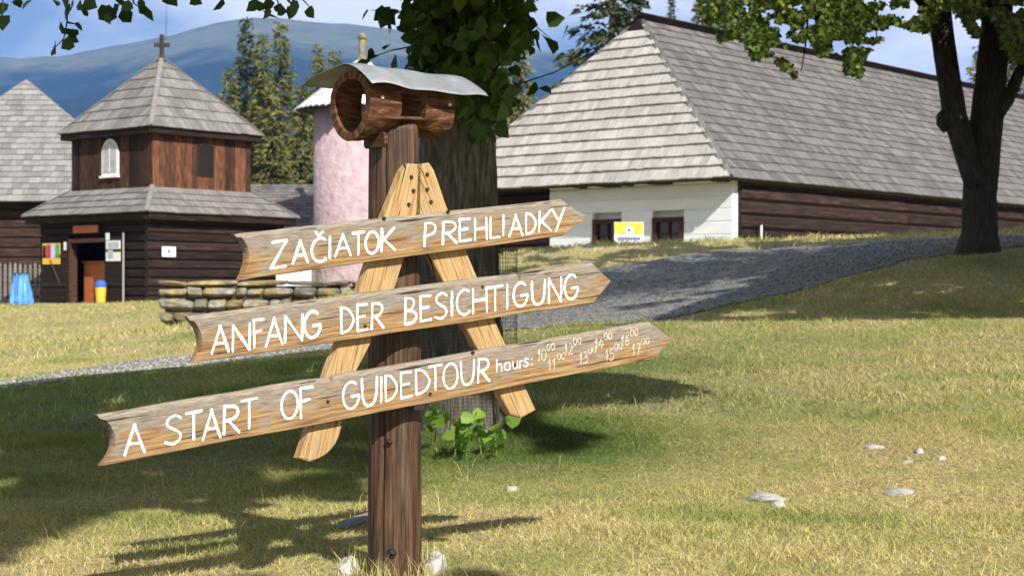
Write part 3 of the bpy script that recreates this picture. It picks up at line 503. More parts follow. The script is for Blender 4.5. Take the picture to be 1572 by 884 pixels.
lay(shingles(E1, E0, RA0, RA0, .345, .21, .052, wj=.35), M['shingle'], rf1, limit=300)
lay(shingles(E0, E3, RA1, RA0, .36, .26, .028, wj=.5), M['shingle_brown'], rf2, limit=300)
for a, b in ((E0, RA0), (E1, RA0)):   # shingles wrapped over the hips
    d = b-a; nseg = 19; out = norm(np.cross(d, (0, 0, 1)))
    for k in range(nseg):
        p0, p1 = a+d*(k/nseg)+[0, 0, .09], a+d*(min(1, (k+1.3)/nseg))+[0, 0, .05]; w = .10
        V = [p0-out*w-[0, 0, .09], p0, p0+out*w-[0, 0, .09], p1-out*w-[0, 0, .09], p1, p1+out*w-[0, 0, .09]]; V += [v+[0, 0, .035] for v in V]
        MB().add(V, [(0, 1, 4, 3), (1, 2, 5, 4), (6, 9, 10, 7), (7, 10, 11, 8), (0, 6, 7, 1), (1, 7, 8, 2), (3, 4, 10, 9), (4, 5, 11, 10), (0, 3, 9, 6), (2, 8, 11, 5)], random.random(), [(v[0], v[2]) for v in V]).build('hip_shingle', M['shingle_brown'], rf1)
rb = MB(); q0, q1 = RA0-hv*.35+[0, 0, .03], RA1+hv*.3+[0, 0, .03]; beam(rb, q0-hu*.1, q1-hu*.1, hu+np.array([0, 0, -.9]), .3, norm(np.cross(hv, hu+np.array([0, 0, -.9]))), .04, .1); beam(rb, q0+hu*.1, q1+hu*.1, hu+np.array([0, 0, .9]), .3, norm(np.cross(hv, hu+np.array([0, 0, .9]))), .04, .1); rb.build('ridge_board', M['log'], rf2)
gb = RA0-hv*.3; MB().add([gb+hu*.42-[0, 0, .5], gb-hu*.42-[0, 0, .5], gb+[0, 0, .06], gb+hu*.42-[0, 0, .5]+hv*.3, gb-hu*.42-[0, 0, .5]+hv*.3, gb+[0, 0, .06]+hv*.3], [(0, 1, 2), (3, 5, 4), (0, 2, 5, 3), (1, 4, 5, 2), (0, 3, 4, 1)]).build('gablet', M['dark'], rf1)
WC = KE+hv*.70+hu*.35; WC[2] = 0; nF, nS = -hv, -hu   # wall corner, outward normals
def FW(t, z, out=0.): return WC+hu*t+nF*out+np.array([0, 0, z])
def SW(t, z, out=0.): return WC+hv*t+nS*out+np.array([0, 0, z])
fw = face('front_wall', [FW(9.0, zH-.3, -.12), FW(0, zH-.3, -.12), FW(0, zE+.35, -.12), FW(9.0, zE+.35, -.12)], M['plaster'], hs, .2)
WN = [(1.42, 2.38, 2.02, 2.90), (3.36, 4.28, 2.02, 2.90)]
logwall(fw, FW(0, 0), FW(5.71, 0), zH-.2, zE+.25, nF, 9, M['plaster'], openings=WN, depth=.24, name='limewashed_log', rnd=.10, fill=1.01, jy=.002)
logwall(fw, FW(5.73, 0), FW(9.0, 0), zH-.2, zE+.25, nF, 8, M['log'], depth=.24)
sw = face('side_wall', [SW(0.1, zH-.3, -.1), SW(HL-1.4, zH-.3, -.1), SW(HL-1.4, zE+.3, -.1), SW(.1, zE+.3, -.1)], M['dark'], hs, .2)
for a, b in ((.14, 9.0), (9.0, 18.5), (18.5, 29), (29, HL-1.5)): logwall(sw, SW(a, 0), SW(b-.03, 0), zH-.2, zE+.2, nS, 8, M['log'], depth=.24)
for q in ((FW(9.0, 0), FW(9.0, 0)+hv*(HL-1.4)), (FW(9.0, 0)+hv*(HL-1.4), SW(HL-1.4, 0))): face('rear_wall', [q[1]+[0, 0, zH-.3], q[0]+[0, 0, zH-.3], q[0]+[0, 0, zE+.2], q[1]+[0, 0, zE+.2]], M['log'], hs, .2)
for t0, t1, z0, z1 in WN:
    w = MB()
    for a, b, c, d in ((t0, t0+.13, z0, z1), (t1-.13, t1, z0, z1), (t0+.13, t1-.13, z0, z0+.1), (t0+.13, t1-.13, z1-.12, z1)): w.add(box8(FW(a, c, .02), hu*(b-a), nF*.13, (0, 0, d-c)), BOXF)
    w = w.build('window', M['frame'], hs); slab('pane', FW(t0+.1, z0+.05, .03), hu*(t1-t0-.2), nF*.02, (0, 0, z1-z0-.1), M['glass'], w)
    tm = (t0+t1)/2; slab('glazing_bar', FW(tm-.03, z0+.1, .06), hu*.06, nF*.05, (0, 0, z1-z0-.22), M['frame'], w); slab('glazing_bar', FW(t0+.13, (z0+z1)/2, .055), hu*(t1-t0-.26), nF*.04, (0, 0, .045), M['frame'], w)
for t0, w in ((.05, .35), (1.75, .55), (2.95, .2), (3.35, .5), (4.45, .2)): beam(MB(), FW(t0+w/2, zE+.02, -.2), FW(t0+w/2, zE+.02, .5), hu, w, (0, 0, 1), .17, .1).build('beam_end', M['log'], hs)
slab('eave_board', FW(-.3, zE-.03, .66), hu*9.6, nF*.03, (0, 0, .09), M['log'], hs); slab('eave_board', SW(-.6, zE-.03, .3), hv*(HL-.4), nS*.03, (0, 0, .09), M['log'], hs)
# yellow information board on the grass before the house
q = PX(965, 372, 39.0); gz = float(zg(q[0], 39.0)); sg = thing('yellow_board', 'yellow and white information board standing before the farmhouse windows', 'sign', (q[0], 39.0, gz))
a, b = PX(943, 341, 39), PX(988, 369, 39); wdt = b[0]-a[0]; zt_ = a[2]
slab('panel', (a[0], 39, zt_-.72), (wdt, 0, 0), (0, .03, 0), (0, 0, .72), M['whitewood'], sg); slab('yellow_band', (a[0]+.01, 38.99, zt_-.27), (wdt-.02, 0, 0), (0, .008, 0), (0, 0, .26), M['yellow'], sg)
dsc = MB(); cxx = a[0]+wdt/2; V = [(cxx+.1*math.cos(k*.524), 38.982, zt_-.18+.1*math.sin(k*.524)) for k in range(12)]; V += [(x, y+.006, z) for x, y, z in V]; dsc.add(V, [tuple(range(12)), tuple(range(23, 11, -1))]+[(k, 12+k, 12+(k+1) % 12, (k+1) % 12) for k in range(12)]); dsc.build('round_emblem', M['whitewood'], sg)
slab('emblem_mark', (cxx-.03, 38.977, zt_-.21), (.06, 0, 0), (0, .004, 0), (0, 0, .06), M['navy'], sg)
tb = MB()
for k in range(9): tb.add(box8((a[0]+.07+k*.058, 38.99, zt_-.40), (.042, 0, 0), (0, .006, 0), (0, 0, random.choice((.055, .07, .065)))), BOXF)
tb.build('line_of_print', M['navy'], sg)
for xx in (a[0]+.06, b[0]-.1): slab('leg', (xx, 39.035, gz-.1), (.04, 0, 0), (0, .04, 0), (0, 0, zt_-gz), M['frame'], sg)
q = SW(.75, 0, .3); gz = float(zg(q[0], q[1])); mk = thing('white_marker_pole', 'thin white marker pole beside the farmhouse log wall', 'pole', (q[0], q[1], gz)); tube(MB(), [q+[0, 0, gz-.1], q+[0, 0, 2.68]], [.035, .03], 8).build('pole', M['whitewood'], mk); lathe(MB(), q+[0, 0, 2.68], [(.05, 0), (.05, .03), (.01, .06)], 8).build('cap', M['iron'], mk)
# ------------------------------------------------------------------ dry stone wall
def rough_stone(x, w, y, z, h, hh):
    """one split stone: five irregular sections along its length, bulging face"""
    V = []; U = []; tilt = random.uniform(-.07, .07); sk = random.uniform(-.03, .03); n = 8
    for q, s in ((0, .62), (.08, .9), (.5, 1.), (.92, .92), (1, .6)):
        for k in range(n):
            a_ = 2*math.pi*(k+.5)/n; cy, cz = math.cos(a_), math.sin(a_); e = 1/max(abs(cy), abs(cz))**.8
            V.append((x+w*q+sk*cz+random.uniform(-.012, .012), y+.25+.25*cy*e*s*random.uniform(.88, 1.1), z+h/2+hh/2*cz*e*s*random.uniform(.84, 1.06)+tilt*w*(q-.5))); U.append((q*w, k*.1))
    F = [(i*n+k, i*n+(k+1) % n, (i+1)*n+(k+1) % n, (i+1)*n+k) for i in range(4) for k in range(n)]+[tuple(range(n-1, -1, -1)), tuple(range(4*n, 5*n))]
    MB().add(V, F, random.random(), U).build('stone', M['stone'], dw)
YW = 36.5; x0w, x1w = PX(243, 0, YW)[0], PX(640, 0, YW)[0]; zt_ = PX(0, 430, YW)[2]; z0w = -.08
dw = thing('stone_wall', 'low dry stone wall with lichen patches behind the signpost', 'wall', (x0w, YW, z0w)); core = slab('core', (x0w+.12, YW+.1, z0w-.1), (x1w-x0w-.2, 0, 0), (0, .4, 0), (0, 0, zt_-z0w-.02), M['deck'], dw)
z = z0w-.05; hs_ = [.44, .30, .27, .0, .13]; hs_[3] = zt_-z-sum(hs_)
for i, h in enumerate(hs_):
    x = x0w+random.uniform(-.06, .04)
    while x < x1w:
        w = random.uniform(.22, .75) if i else random.uniform(.45, .9)
        if i == 4: w = random.uniform(.5, 1.1)
        hh = h*random.uniform(.74, .99); yo = random.uniform(-.09, .05)
        rough_stone(x+.01, w-.02, YW-.05+yo, z, h, hh); x += w
    z += h
# ------------------------------------------------------------------ picket fence and blue bag
YF = 64.0; gz = float(zg(-18.5, YF)); fe = thing('picket_fence', 'weathered picket fence between barn and bell tower', 'fence', (PX(30, 0, YF)[0], YF, gz))
for k in range(22):
    x = PX(66, 0, YF)[0]-k*.185-.1; zt_ = PX(0, 403, YF)[2]+random.uniform(-.04, .04); V = []
    for y in (YF, YF+.03): V += [(x-.05, y, gz-.1), (x+.05, y, gz-.1), (x+.05, y, zt_-.1), (x, y, zt_), (x-.05, y, zt_-.1)]
    MB().add(V, [(0, 1, 2, 3, 4), (9, 8, 7, 6, 5)]+[(j, 5+j, 5+(j+1) % 5, (j+1) % 5) for j in range(5)], random.random(), [(v[2], v[0]) for v in V]).build('picket', M['shingle_tan'], fe)
for zz in (.3, .85): beam(MB(), (PX(66, 0, YF)[0], YF+.06, gz+zz), (PX(66, 0, YF)[0]-4.2, YF+.06, gz+zz), (0, 1, 0), .05, (0, 0, 1), .1, .1).build('rail', M['log'], fe)
YB = 57.0; q = PX(32, 470, YB); q[2] = float(zg(q[0], YB)); bg_ = thing('blue_bag_stand', 'bright blue plastic bag hanging in a stand before the picket fence', 'rubbish bag', tuple(q))
lathe(MB(), q+[0, 0, .06], [(.34, 0), (.36, .1), (.30, .45), (.22, .85), (.24, 1.0), (.27, 1.02)], 40, wob=lambda t, z: 1+.10*math.sin(7*t+2*z)+.06*math.sin(13*t)).build('bag', M['blue'], bg_)
rg = MB(); pts = [q+[.26*math.cos(a), .26*math.sin(a), 1.07] for a in np.linspace(0, 6.283, 25)]; tube(rg, pts, [.012]*25, 6); rg.build('ring', M['iron'], bg_)
for a in (.5, 2.6, 4.7): tube(MB(), [q+[.27*math.cos(a), .27*math.sin(a), 1.07], q+[.42*math.cos(a), .42*math.sin(a), -.02]], [.012, .012], 6).build('leg', M['iron'], bg_)
# ------------------------------------------------------------------ signpost
RT = np.array([-.407, 6.0, 0.]); RT[2] = float(zg(RT[0], RT[1])); su = np.array([.766, .643, 0]); sn = np.array([.643, -.766, 0])
def unp(px, py, d):
    """photo pixel -> point on the vertical sign plane standing d metres before the post axis"""
    c = (RT+sn*d)@sn; a = (px-CX)/FPX; Y = c/(a*sn[0]+sn[1]); return np.array([a*Y, Y, CZ-(py-HY)/FPX*Y])
sp_ = thing('signpost', 'dark wooden signpost with three slanting arrow boards and white hand lettering', 'signpost', tuple(RT))
NS, NZ = 120, 60; V = []; U = []; cr1 = [(-.35, .018, .05), (.75, .013, .035), (-1.6, .012, .05), (2.4, .014, .05), (.15, .006, .03), (-.8, .006, .03)]
ztop = 1.56
for i in range(NZ+1):
    z = -.25+(ztop+.25)*i/NZ; R0 = .0915-.009*max(z, 0)/1.55
    for k in range(NS):
        th = 2*math.pi*k/NS; rr = R0+.0035*math.sin(2*th+z*1.5)+.002*math.sin(5*th+z*3)+.0018*(vnoise(th*6, z*1.2)-.5)*2
        for a0, dep, wd2 in cr1:
            ac = -math.pi/2+a0+.05*math.sin(z*2.3+a0*5)+.015*math.sin(z*17); dd = (th-ac+math.pi) % (2*math.pi)-math.pi; rr -= dep*math.exp(-(dd/wd2)**2)*(.35+.65*float(vnoise(z*1.4+a0*7, a0)))
        V.append((RT[0]+rr*math.cos(th), RT[1]+rr*math.sin(th), RT[2]+z)); U.append((z, th*.09))
F = [(i*NS+k, i*NS+(k+1) % NS, (i+1)*NS+(k+1) % NS, (i+1)*NS+k) for i in range(NZ) for k in range(NS)]+[tuple(range(NZ*NS, (NZ+1)*NS))]
post = MB().add(V, F, .5, U).build('post', M['post'], sp_, smooth=True)
def on_post(px, py):
    a = (px-CX)/FPX; Y = 6.0-.088; return np.array([a*Y, Y, CZ-(py-HY)/FPX*Y])
for px, py, rr in ((597, 679, .012), (601, 849, .017)):
    c = on_post(px, py); h = MB(); tube(h, [c+[0, .02, 0], c-[0, .004, 0]], [rr, rr], 14); h.build('bolt_hole', M['dark'], post); h = MB(); tube(h, [c+[.003, .01, rr*.35], c+[.004, -.012, rr*.4]], [rr*.5, rr*.45], 10); h.build('bolt', M['iron'], post)
c = on_post(642, 622); slab('metal_bracket', c+[-.012, -.012, -.015], (.03, .02, 0), (0, .02, 0), (0, 0, .022), flat('dull_bracket', (.22, .21, .2), .5), sp_)
def extr(name, pts2, d0, th, mat, parent, chamf_top=.004, chamf=.003, slope=0.):
    """outline in photo pixels -> solid of thickness th whose front lies d0 before the post axis; front edges eased"""
    P = [unp(x, y, d0) for x, y in pts2]; L = np.array([((p-RT)@su, p[2]) for p in P]); n = len(L)
    A = sum(L[i][0]*L[(i+1) % n][1]-L[(i+1) % n][0]*L[i][1] for i in range(n))
    if A < 0: L = L[::-1]
    IN = []
    for i in range(n):
        e0 = norm(L[i]-L[i-1]); e1 = norm(L[(i+1) % n]-L[i]); n0 = np.array([-e0[1], e0[0]]); n1 = np.array([-e1[1], e1[0]])
        c = lambda q: chamf_top if q[1] < -.9 else chamf
        m = (n0*c(n0)+n1*c(n1))/(1 if abs(n0@n1) < .9 else 2); IN.append(L[i]+m)
    W3 = lambda q, d: RT*[1, 1, 0]+su*q[0]+sn*d+np.array([0, 0, q[1]])
    V = [W3(q, d0) for q in IN]+[W3(q, d0-min(chamf_top, .012)) for q in L]+[W3(q, d0-th) for q in L]
    zm = np.mean(L[:, 1]-slope*L[:, 0]); U = [(q[0], q[1]-slope*q[0]-zm) for q in list(IN)+list(L)]+[(q[0]+.03, q[1]-slope*q[0]-zm+(.08 if q[1]-slope*q[0] > zm else -.08)) for q in L]
    F = [tuple(range(n)), tuple(range(3*n-1, 2*n-1, -1))]+[(n+i, n+(i+1) % n, (i+1) % n, i) for i in range(n)]+[(2*n+i, 2*n+(i+1) % n, n+(i+1) % n, n+i) for i in range(n)]
    return MB().add(V, F, .5, U).build(name, mat, parent)
def arc3(a, b, c, n=9):
    """smooth curve a -> b -> c"""
    a, b, c = map(np.array, (a, b, c)); m = 2*b-(a+c)/2; return [tuple((1-t)**2*a+2*t*(1-t)*m+t*t*c) for t in np.linspace(0, 1, n)]
def topedge(p0, p1, n=14, amp=1.0, notch=None):
    pts = []
    for k in range(1, n):
        t = k/n; pts.append((p0[0]+(p1[0]-p0[0])*t, p0[1]+(p1[1]-p0[1])*t+random.uniform(-amp, amp)))
    if notch: pts = sorted(pts+notch, key=lambda q: q[0]*(1 if p1[0] > p0[0] else -1))
    return pts
DB, TB, DL, TL = .166, .032, .133, .036
brL = [(619, 262), (628, 251), (641, 252), (643, 262), (640, 326), (622, 392), (606, 443), (573, 520), (546, 572)]+arc3((527, 640), (512, 686), (476, 708), 8)+[(460, 703), (505, 566), (553, 446), (592, 328)]
brR = [(646, 262), (650, 251), (659, 250), (667, 262), (686, 317), (722, 400), (770, 515), (823, 629), (801, 641)]+arc3((785, 636), (771, 612), (764, 592), 5)+[(713, 498), (664, 398), (646, 330)]
for nm, oL in (('brace', brL), ('brace', brR)):
    ob = extr(nm, oL, DL, TL, M['brace'], sp_, .003, .003)
    me = ob.data; n = len(me.vertices); ax = unp(*(oL[0]), DL)-unp(oL[len(oL)//2][0], oL[len(oL)//2][1], DL); ax = norm(ax); side = norm(np.cross(ax, sn))
    co = np.empty(n*3, np.float32); me.vertices.foreach_get('co', co); co = co.reshape(-1, 3); lv = np.empty(len(me.loops), np.int32); me.loops.foreach_get('vertex_index', lv)
    me.uv_layers[0].data.foreach_set('uv', np.stack([co@ax+(3 if oL is brR else 0), co@side+.3*(co@sn)], 1)[lv].astype(np.float32).ravel())
BO = [  # left top, notch middle, left bottom, right bottom, tip, right top
    ((362, 359), (381, 388), (370, 430), (866, 362), (901, 331), (864, 306)),
    ((290, 486), (309, 520), (297, 557), (912, 466), (939, 431), (912, 403)),
    ((152, 637), (176, 674), (157, 715), (1004, 552), (1032, 519), (1000, 494))]
NOT = [None, [(788, 421.5), (799, 432), (803, 419)], [(507, 580), (511, 584), (515, 578)]]
BN = []
for (lt, nm, lb, rb_, tp, rt), nt_ in zip(BO, NOT):
    out = arc3(lt, nm, lb, 9)+topedge(lb, rb_, 12, .8)+[rb_, tp, rt]+topedge(rt, lt, 16, .8, nt_)
    p0, p1 = unp(*lb, DB), unp(*rb_, DB); BN.append(extr('arrow_board', out, DB, TB, M['board'], sp_, .013, .003, (p1[2]-p0[2])/((p1-p0)@su)))
def bolt(px, py, d, rr, parent, mat='iron', ln=.006):
    c = unp(px, py, d); tube(MB(), [c-sn*.004, c+sn*ln], [rr, rr*.85], 8).build('bolt', M[mat], parent)
for px, py in ((631, 272), (634, 293), (627, 314), (655, 268), (655, 291), (661, 310)): bolt(px, py, DL, .0075, sp_)
for k, L_ in enumerate((((590, 335), (688, 325)), ((560, 500), (740, 440)), ((503, 616), (660, 604), (726, 541), (790, 560)))):
    for px, py in L_: bolt(px, py, DB, .0055, BN[k])
# hand-painted letters: strokes in a unit box (x right, y up); 'c' strokes are smoothed
def circ(cx=.5, cy=.5, rx=.5, ry=.5, a0=90, a1=450, n=18): return [(cx+rx*math.cos(math.radians(a)), cy+ry*math.sin(math.radians(a))) for a in np.linspace(a0, a1, n)]
FONT = {
 'A': [[(0, 0), (.52, 1)], [(.48, 1), (1, 0)], [(.2, .36), (.82, .34)]], 'B': [[(0, 0), (.05, 1)], 'c', [(0, 1), (.55, .97), (.78, .8), (.55, .58), (.06, .52)], 'c', [(.06, .52), (.7, .47), (1, .27), (.7, .05), (0, 0)]],
 'C': ['c', circ(.6, .5, .6, .5, 55, 310)], 'D': [[(.05, 0), (.0, 1)], 'c', [(.0, 1), (.55, .9), (1, .5), (.7, .12), (.05, 0)]], 'E': [[(.02, 0), (.0, 1)], [(0, 1), (.95, .98)], [(0, .52), (.75, .54)], [(0, 0), (1, .03)]],
 'F': [[(.05, 0), (.0, 1)], [(0, 1), (1, .98)], [(0, .55), (.75, .58)]], 'G': ['c', circ(.52, .5, .52, .5, 50, 350, 20)+[(1, .45)], [(.55, .45), (1.02, .46)]], 'H': [[(0, 0), (0, 1)], [(1, 0), (.95, 1)], [(0, .5), (.97, .53)]],
 'I': [[(.5, 0), (.5, 1)]], 'K': [[(0, 0), (.05, 1)], [(.95, 1), (.08, .45)], [(.2, .52), (1, 0)]], 'L': [[(.05, 1), (0, 0)], [(0, 0), (1, .02)]], 'N': [[(0, 0), (.02, 1)], [(.02, 1), (.97, 0)], [(.97, 0), (1, 1)]],
 'O': ['c', circ()], 'P': [[(0, 0), (.08, 1)], 'c', [(.06, 1), (.75, .95), (1, .74), (.7, .5), (.08, .44)]], 'R': [[(.02, 0), (.05, 1)], 'c', [(.05, 1), (.7, .95), (.92, .75), (.65, .53), (.06, .48)], [(.3, .48), (1, 0)]],
 'S': ['c', [(.95, .88), (.6, 1), (.2, .9), (.12, .7), (.45, .54), (.85, .38), (.9, .17), (.5, .0), (.0, .1)]], 'T': [[(0, .98), (1, 1)], [(.5, 0), (.5, .98)]], 'U': ['c', [(0, 1), (.03, .4), (.2, .07), (.5, 0), (.8, .1), (.97, .45), (1, 1)]],
 'Y': [[(0, 1), (.5, .48)], [(1, 1), (.3, 0)]], 'Z': [[(.1, .97), (1, 1)], [(1, 1), (0, 0)], [(0, 0), (.95, .04)]], '^': [[(.1, 1), (.45, .1)], [(.45, .1), (.95, 1)]],
 'h': [[(0, 0), (.05, 1)], 'c', [(.03, .4), (.5, .62), (.9, .45), (.95, 0)]], 'o': ['c', circ()], 'u': ['c', [(0, 1), (.1, .2), (.5, 0), (.9, .3), (.95, 1)], [(.95, 1), (1, 0)]], 'r': [[(.1, 0), (0, 1)], 'c', [(.05, .6), (.4, .95), (1, .95)]],
 's': ['c', [(.95, .9), (.4, 1), (.1, .75), (.6, .5), (.9, .25), (.5, 0), (0, .1)]], ':': [[(.4, .05), (.6, .12)], [(.4, .78), (.6, .85)]],
 '0': ['c', circ()], '1': [[(.05, .65), (.6, 1)], [(.6, 1), (.5, 0)]], '2': ['c', [(.05, .75), (.4, 1), (.85, .8), (.6, .4), (.0, .0)], [(0, 0), (1, .04)]], '3': ['c', [(.05, .95), (.6, 1), (.85, .78), (.4, .55)], 'c', [(.4, .55), (.95, .35), (.7, .03), (0, .05)]],
 '4': [[(.6, 1), (.0, .35)], [(0, .35), (1, .4)], [(.75, .7), (.65, 0)]], '5': [[(.15, 1), (.95, 1)], [(.15, 1), (.1, .55)], 'c', [(.1, .55), (.7, .6), (.95, .3), (.6, 0), (0, .06)]], '6': ['c', [(.8, 1), (.3, .75), (.05, .3), (.4, 0), (.85, .2), (.7, .48), (.15, .4)]],
 '7': [[(.05, .97), (1, 1)], [(1, 1), (.4, 0)], [(.35, .5), (.9, .55)]]}
def smooth(p, n=4):
    p = [np.array(q, float) for q in p]; out = []
    for i in range(len(p)-1):
        a, b, c, d = p[max(i-1, 0)], p[i], p[i+1], p[min(i+2, len(p)-1)]
        for k in range(n): t = k/n; out.append(.5*((2*b)+(-a+c)*t+(2*a-5*b+4*c-d)*t*t+(-a+3*b-3*c+d)*t**3))
    return out+[p[-1]]
def letters(rows, name, mat, parent, width, taper=.7):
    k = 0
    for ch, x0, x1, yt, yb_, sl in rows:
        mb = MB()
        cur = False; jx = [random.uniform(-.03, .03) for _ in range(4)]
        for st in FONT[ch]:
            if st == 'c': cur = True; continue
            pts = smooth(st) if cur else [np.array(st[0])+(np.array(st[-1])-np.array(st[0]))*t for t in np.linspace(0, 1, 6)]; cur = False
            L = []
            for q in pts:
                px = x0+(x1-x0)*q[0]+random.uniform(-.3, .3); py = yb_+(yt-yb_)*q[1]+sl*(q[0]-.5)*(x1-x0)+random.uniform(-.3, .3); w3 = unp(px, py, DB); L.append(np.array([(w3-RT)@su, w3[2]]))
            w0 = width*random.uniform(.85, 1.15); n = len(L); d0 = DB+.0011+.00022*(k % 7); k += 1; Vv = []
            e = norm(L[1]-L[0]); L = [L[0]-e*w0*.35]+L; e = norm(L[-1]-L[-2]); L = L+[L[-1]+e*w0*.35]; n = len(L)
            for i in range(n):
                tg = norm(L[min(i+1, n-1)]-L[max(i-1, 0)]); nn_ = np.array([-tg[1], tg[0]]); w = w0*(1+.2*random.uniform(-1, 1))*(.45 if i in (0, n-1) else 1)/2
                for s in (1, -1): q = L[i]+nn_*w*s; Vv.append(RT*[1, 1, 0]+su*q[0]+sn*d0+np.array([0, 0, q[1]]))
            mb.add(Vv, [(2*i, 2*i+1, 2*i+3, 2*i+2) for i in range(n-1)], .5, [((v-RT)@su, v[2]) for v in Vv])
        mb.build(name, mat, parent)
R1 = [('Z', 415, 440, 370, 411), ('A', 449, 472, 369, 404), ('C', 478, 500, 366, 402), ('^', 483, 496, 356, 363), ('I', 503, 509, 363, 396), ('A', 514, 538, 359, 393), ('T', 541, 559, 357, 391), ('O', 561, 581, 356, 389), ('K', 585, 606, 350, 385), ('P', 651, 668, 342, 377), ('R', 679, 701, 340, 374), ('E', 705, 722, 336, 370),
      ('H', 729, 747, 335, 368), ('L', 752, 767, 334, 365), ('I', 769, 775, 330, 361), ('A', 781, 802, 330, 362), ('D', 807, 822, 327, 359), ('K', 827, 845, 324, 355), ('Y', 847, 866, 320, 355)]
R2_ = [('A', 325, 351, 500, 541), ('N', 357, 383, 498, 538), ('F', 389, 405, 490, 532), ('A', 408, 433, 488, 530), ('N', 437, 464, 484, 524), ('G', 467, 491, 478, 518), ('D', 523, 542, 471, 510), ('E', 548, 564, 467, 507), ('R', 570, 588, 465, 504), ('B', 621, 639, 457, 497), ('E', 645, 662, 454, 492), ('S', 667, 686, 450, 489),
       ('I', 690, 696, 448, 485), ('C', 701, 721, 445, 483), ('H', 726, 747, 442, 480), ('T', 748, 771, 440, 477), ('I', 775, 781, 437, 474), ('G', 788, 809, 434, 470), ('U', 816, 836, 431, 467), ('N', 842, 861, 427, 464), ('G', 866, 886, 422, 459)]
R3 = [('A', 191, 222, 651, 696), ('S', 253, 279, 638, 681), ('T', 285, 309, 632, 674), ('A', 311, 338, 628, 673), ('R', 343, 367, 622, 665), ('T', 370, 394, 613, 657), ('O', 432, 457, 600, 642), ('F', 461, 480, 594, 640), ('G', 526, 550, 586, 627), ('U', 555, 578, 580, 622), ('I', 582, 588, 578, 617), ('D', 591, 609, 575, 614),
      ('E', 615, 632, 571, 610), ('D', 638, 659, 566, 604), ('T', 658, 678, 561, 598), ('O', 680, 702, 558, 596), ('U', 707, 727, 554, 590), ('R', 733, 751, 550, 586)]
R4 = [('h', 762, 770, 551, 570), ('o', 774, 783, 556, 568), ('u', 787, 794, 554, 566), ('r', 797, 802, 553, 565), ('s', 804, 811, 550, 562), (':', 813, 819, 549, 560)]
for tx, x0, y0, y1 in (('10', 825, 537, 554), ('11', 841, 551, 568), ('12', 866, 528, 545), ('13', 889, 541, 558), ('14', 913, 520, 536), ('15', 929, 536, 553), ('16', 953, 515, 531), ('17', 970, 528, 545)):
    R4 += [(tx[0], x0, x0+4.5, y0, y1), (tx[1], x0+6, x0+12.5, y0-1, y1-1), ('0', x0+14, x0+19, y0-9, y0+1), ('0', x0+20.5, x0+25.5, y0-10, y0)]
wS = 3.0*6/FPX
letters([(*q, -.1) for q in R1], 'letter', M['white'], BN[0], .0088); letters([(*q, -.13) for q in R2_], 'letter', M['white'], BN[1], .0090); letters([(*q, -.16) for q in R3], 'letter', M['white'], BN[2], .0088)
letters([(*q, -.16) for q in R4[:6]], 'letter', M['white'], BN[2], .0050); letters([(*q, -.16) for q in R4[6:]], 'digit', M['faded'], BN[2], .0036)
# ------------------------------------------------------------------ hollow log bird feeder on top of the post
BF = RT*[1, 1, 0]+np.array([0, 0, RT[2]+1.5]); bf = thing('bird_feeder', 'hollow log bird feeder under a curved sheet metal roof on the signpost', 'bird feeder', tuple(BF))
t0, t1, zc = -.185, .185, 1.622; NA, NT = 28, 56; rO = lambda s, th: (.119-.012*s+.003*math.sin(3*th+s*4)-(.026*math.exp(-((s-.5)/.22)**2) if math.sin(th) < -.5 else 0)); rI = lambda s, th: rO(s, th)-.028+(.02 if math.sin(th) < -.5 else 0)*math.exp(-((s-.5)/.22)**2)
def LP(s, th, R_): return RT*[1, 1, 0]+su*(t0+(t1-t0)*s)+sn*(R_*math.cos(th))+np.array([0, 0, zc+.012*(s-.5)+R_*math.sin(th)])
def openc(i, k):
    s = (i+.5)/NA; th = (2*math.pi*(k+.5)/NT+math.pi) % (2*math.pi)-math.pi
    fr_ = .36 < s < .66 and -.42 < th < .50; bk = .30 < s < .62 and (abs(th) > 2.55); return not (fr_ or bk)
V = []; U = []
for R_ in (rO, rI):
    for i in range(NA+1):
        for k in range(NT): th = 2*math.pi*k/NT; V.append(LP(i/NA, th, R_(i/NA, th)+random.uniform(-.0008, .0008))); U.append((i/NA*.37, th*.1))
nv = (NA+1)*NT; vi = lambda i, k, q: q*nv+i*NT+k % NT; F = []
for i in range(NA):
    for k in range(NT):
        if not openc(i, k): continue
        F.append((vi(i, k, 0), vi(i, k+1, 0), vi(i+1, k+1, 0), vi(i+1, k, 0))); F.append((vi(i, k, 1), vi(i+1, k, 1), vi(i+1, k+1, 1), vi(i, k+1, 1)))
        if i == 0 or not openc(i-1, k): F.append((vi(i, k, 0), vi(i, k, 1), vi(i, k+1, 1), vi(i, k+1, 0)))
        if i == NA-1 or not openc(i+1, k): F.append((vi(i+1, k, 0), vi(i+1, k+1, 0), vi(i+1, k+1, 1), vi(i+1, k, 1)))
        if not openc(i, k-1): F.append((vi(i, k, 0), vi(i+1, k, 0), vi(i+1, k, 1), vi(i, k, 1)))
        if not openc(i, k+1): F.append((vi(i, k+1, 0), vi(i, k+1, 1), vi(i+1, k+1, 1), vi(i+1, k+1, 0)))
MB().add(V, F, .5, U).build('hollow_log', M['feeder'], bf)
for s, th in ((.13, .15), (.93, .05)):
    c = LP(s, th, rO(s, th)); tube(MB(), [c-sn*.006, c+sn*.005], [.0065, .006], 10).build('bolt', M['zinc'], bf)
V = []; nS_, nD = 40, 22
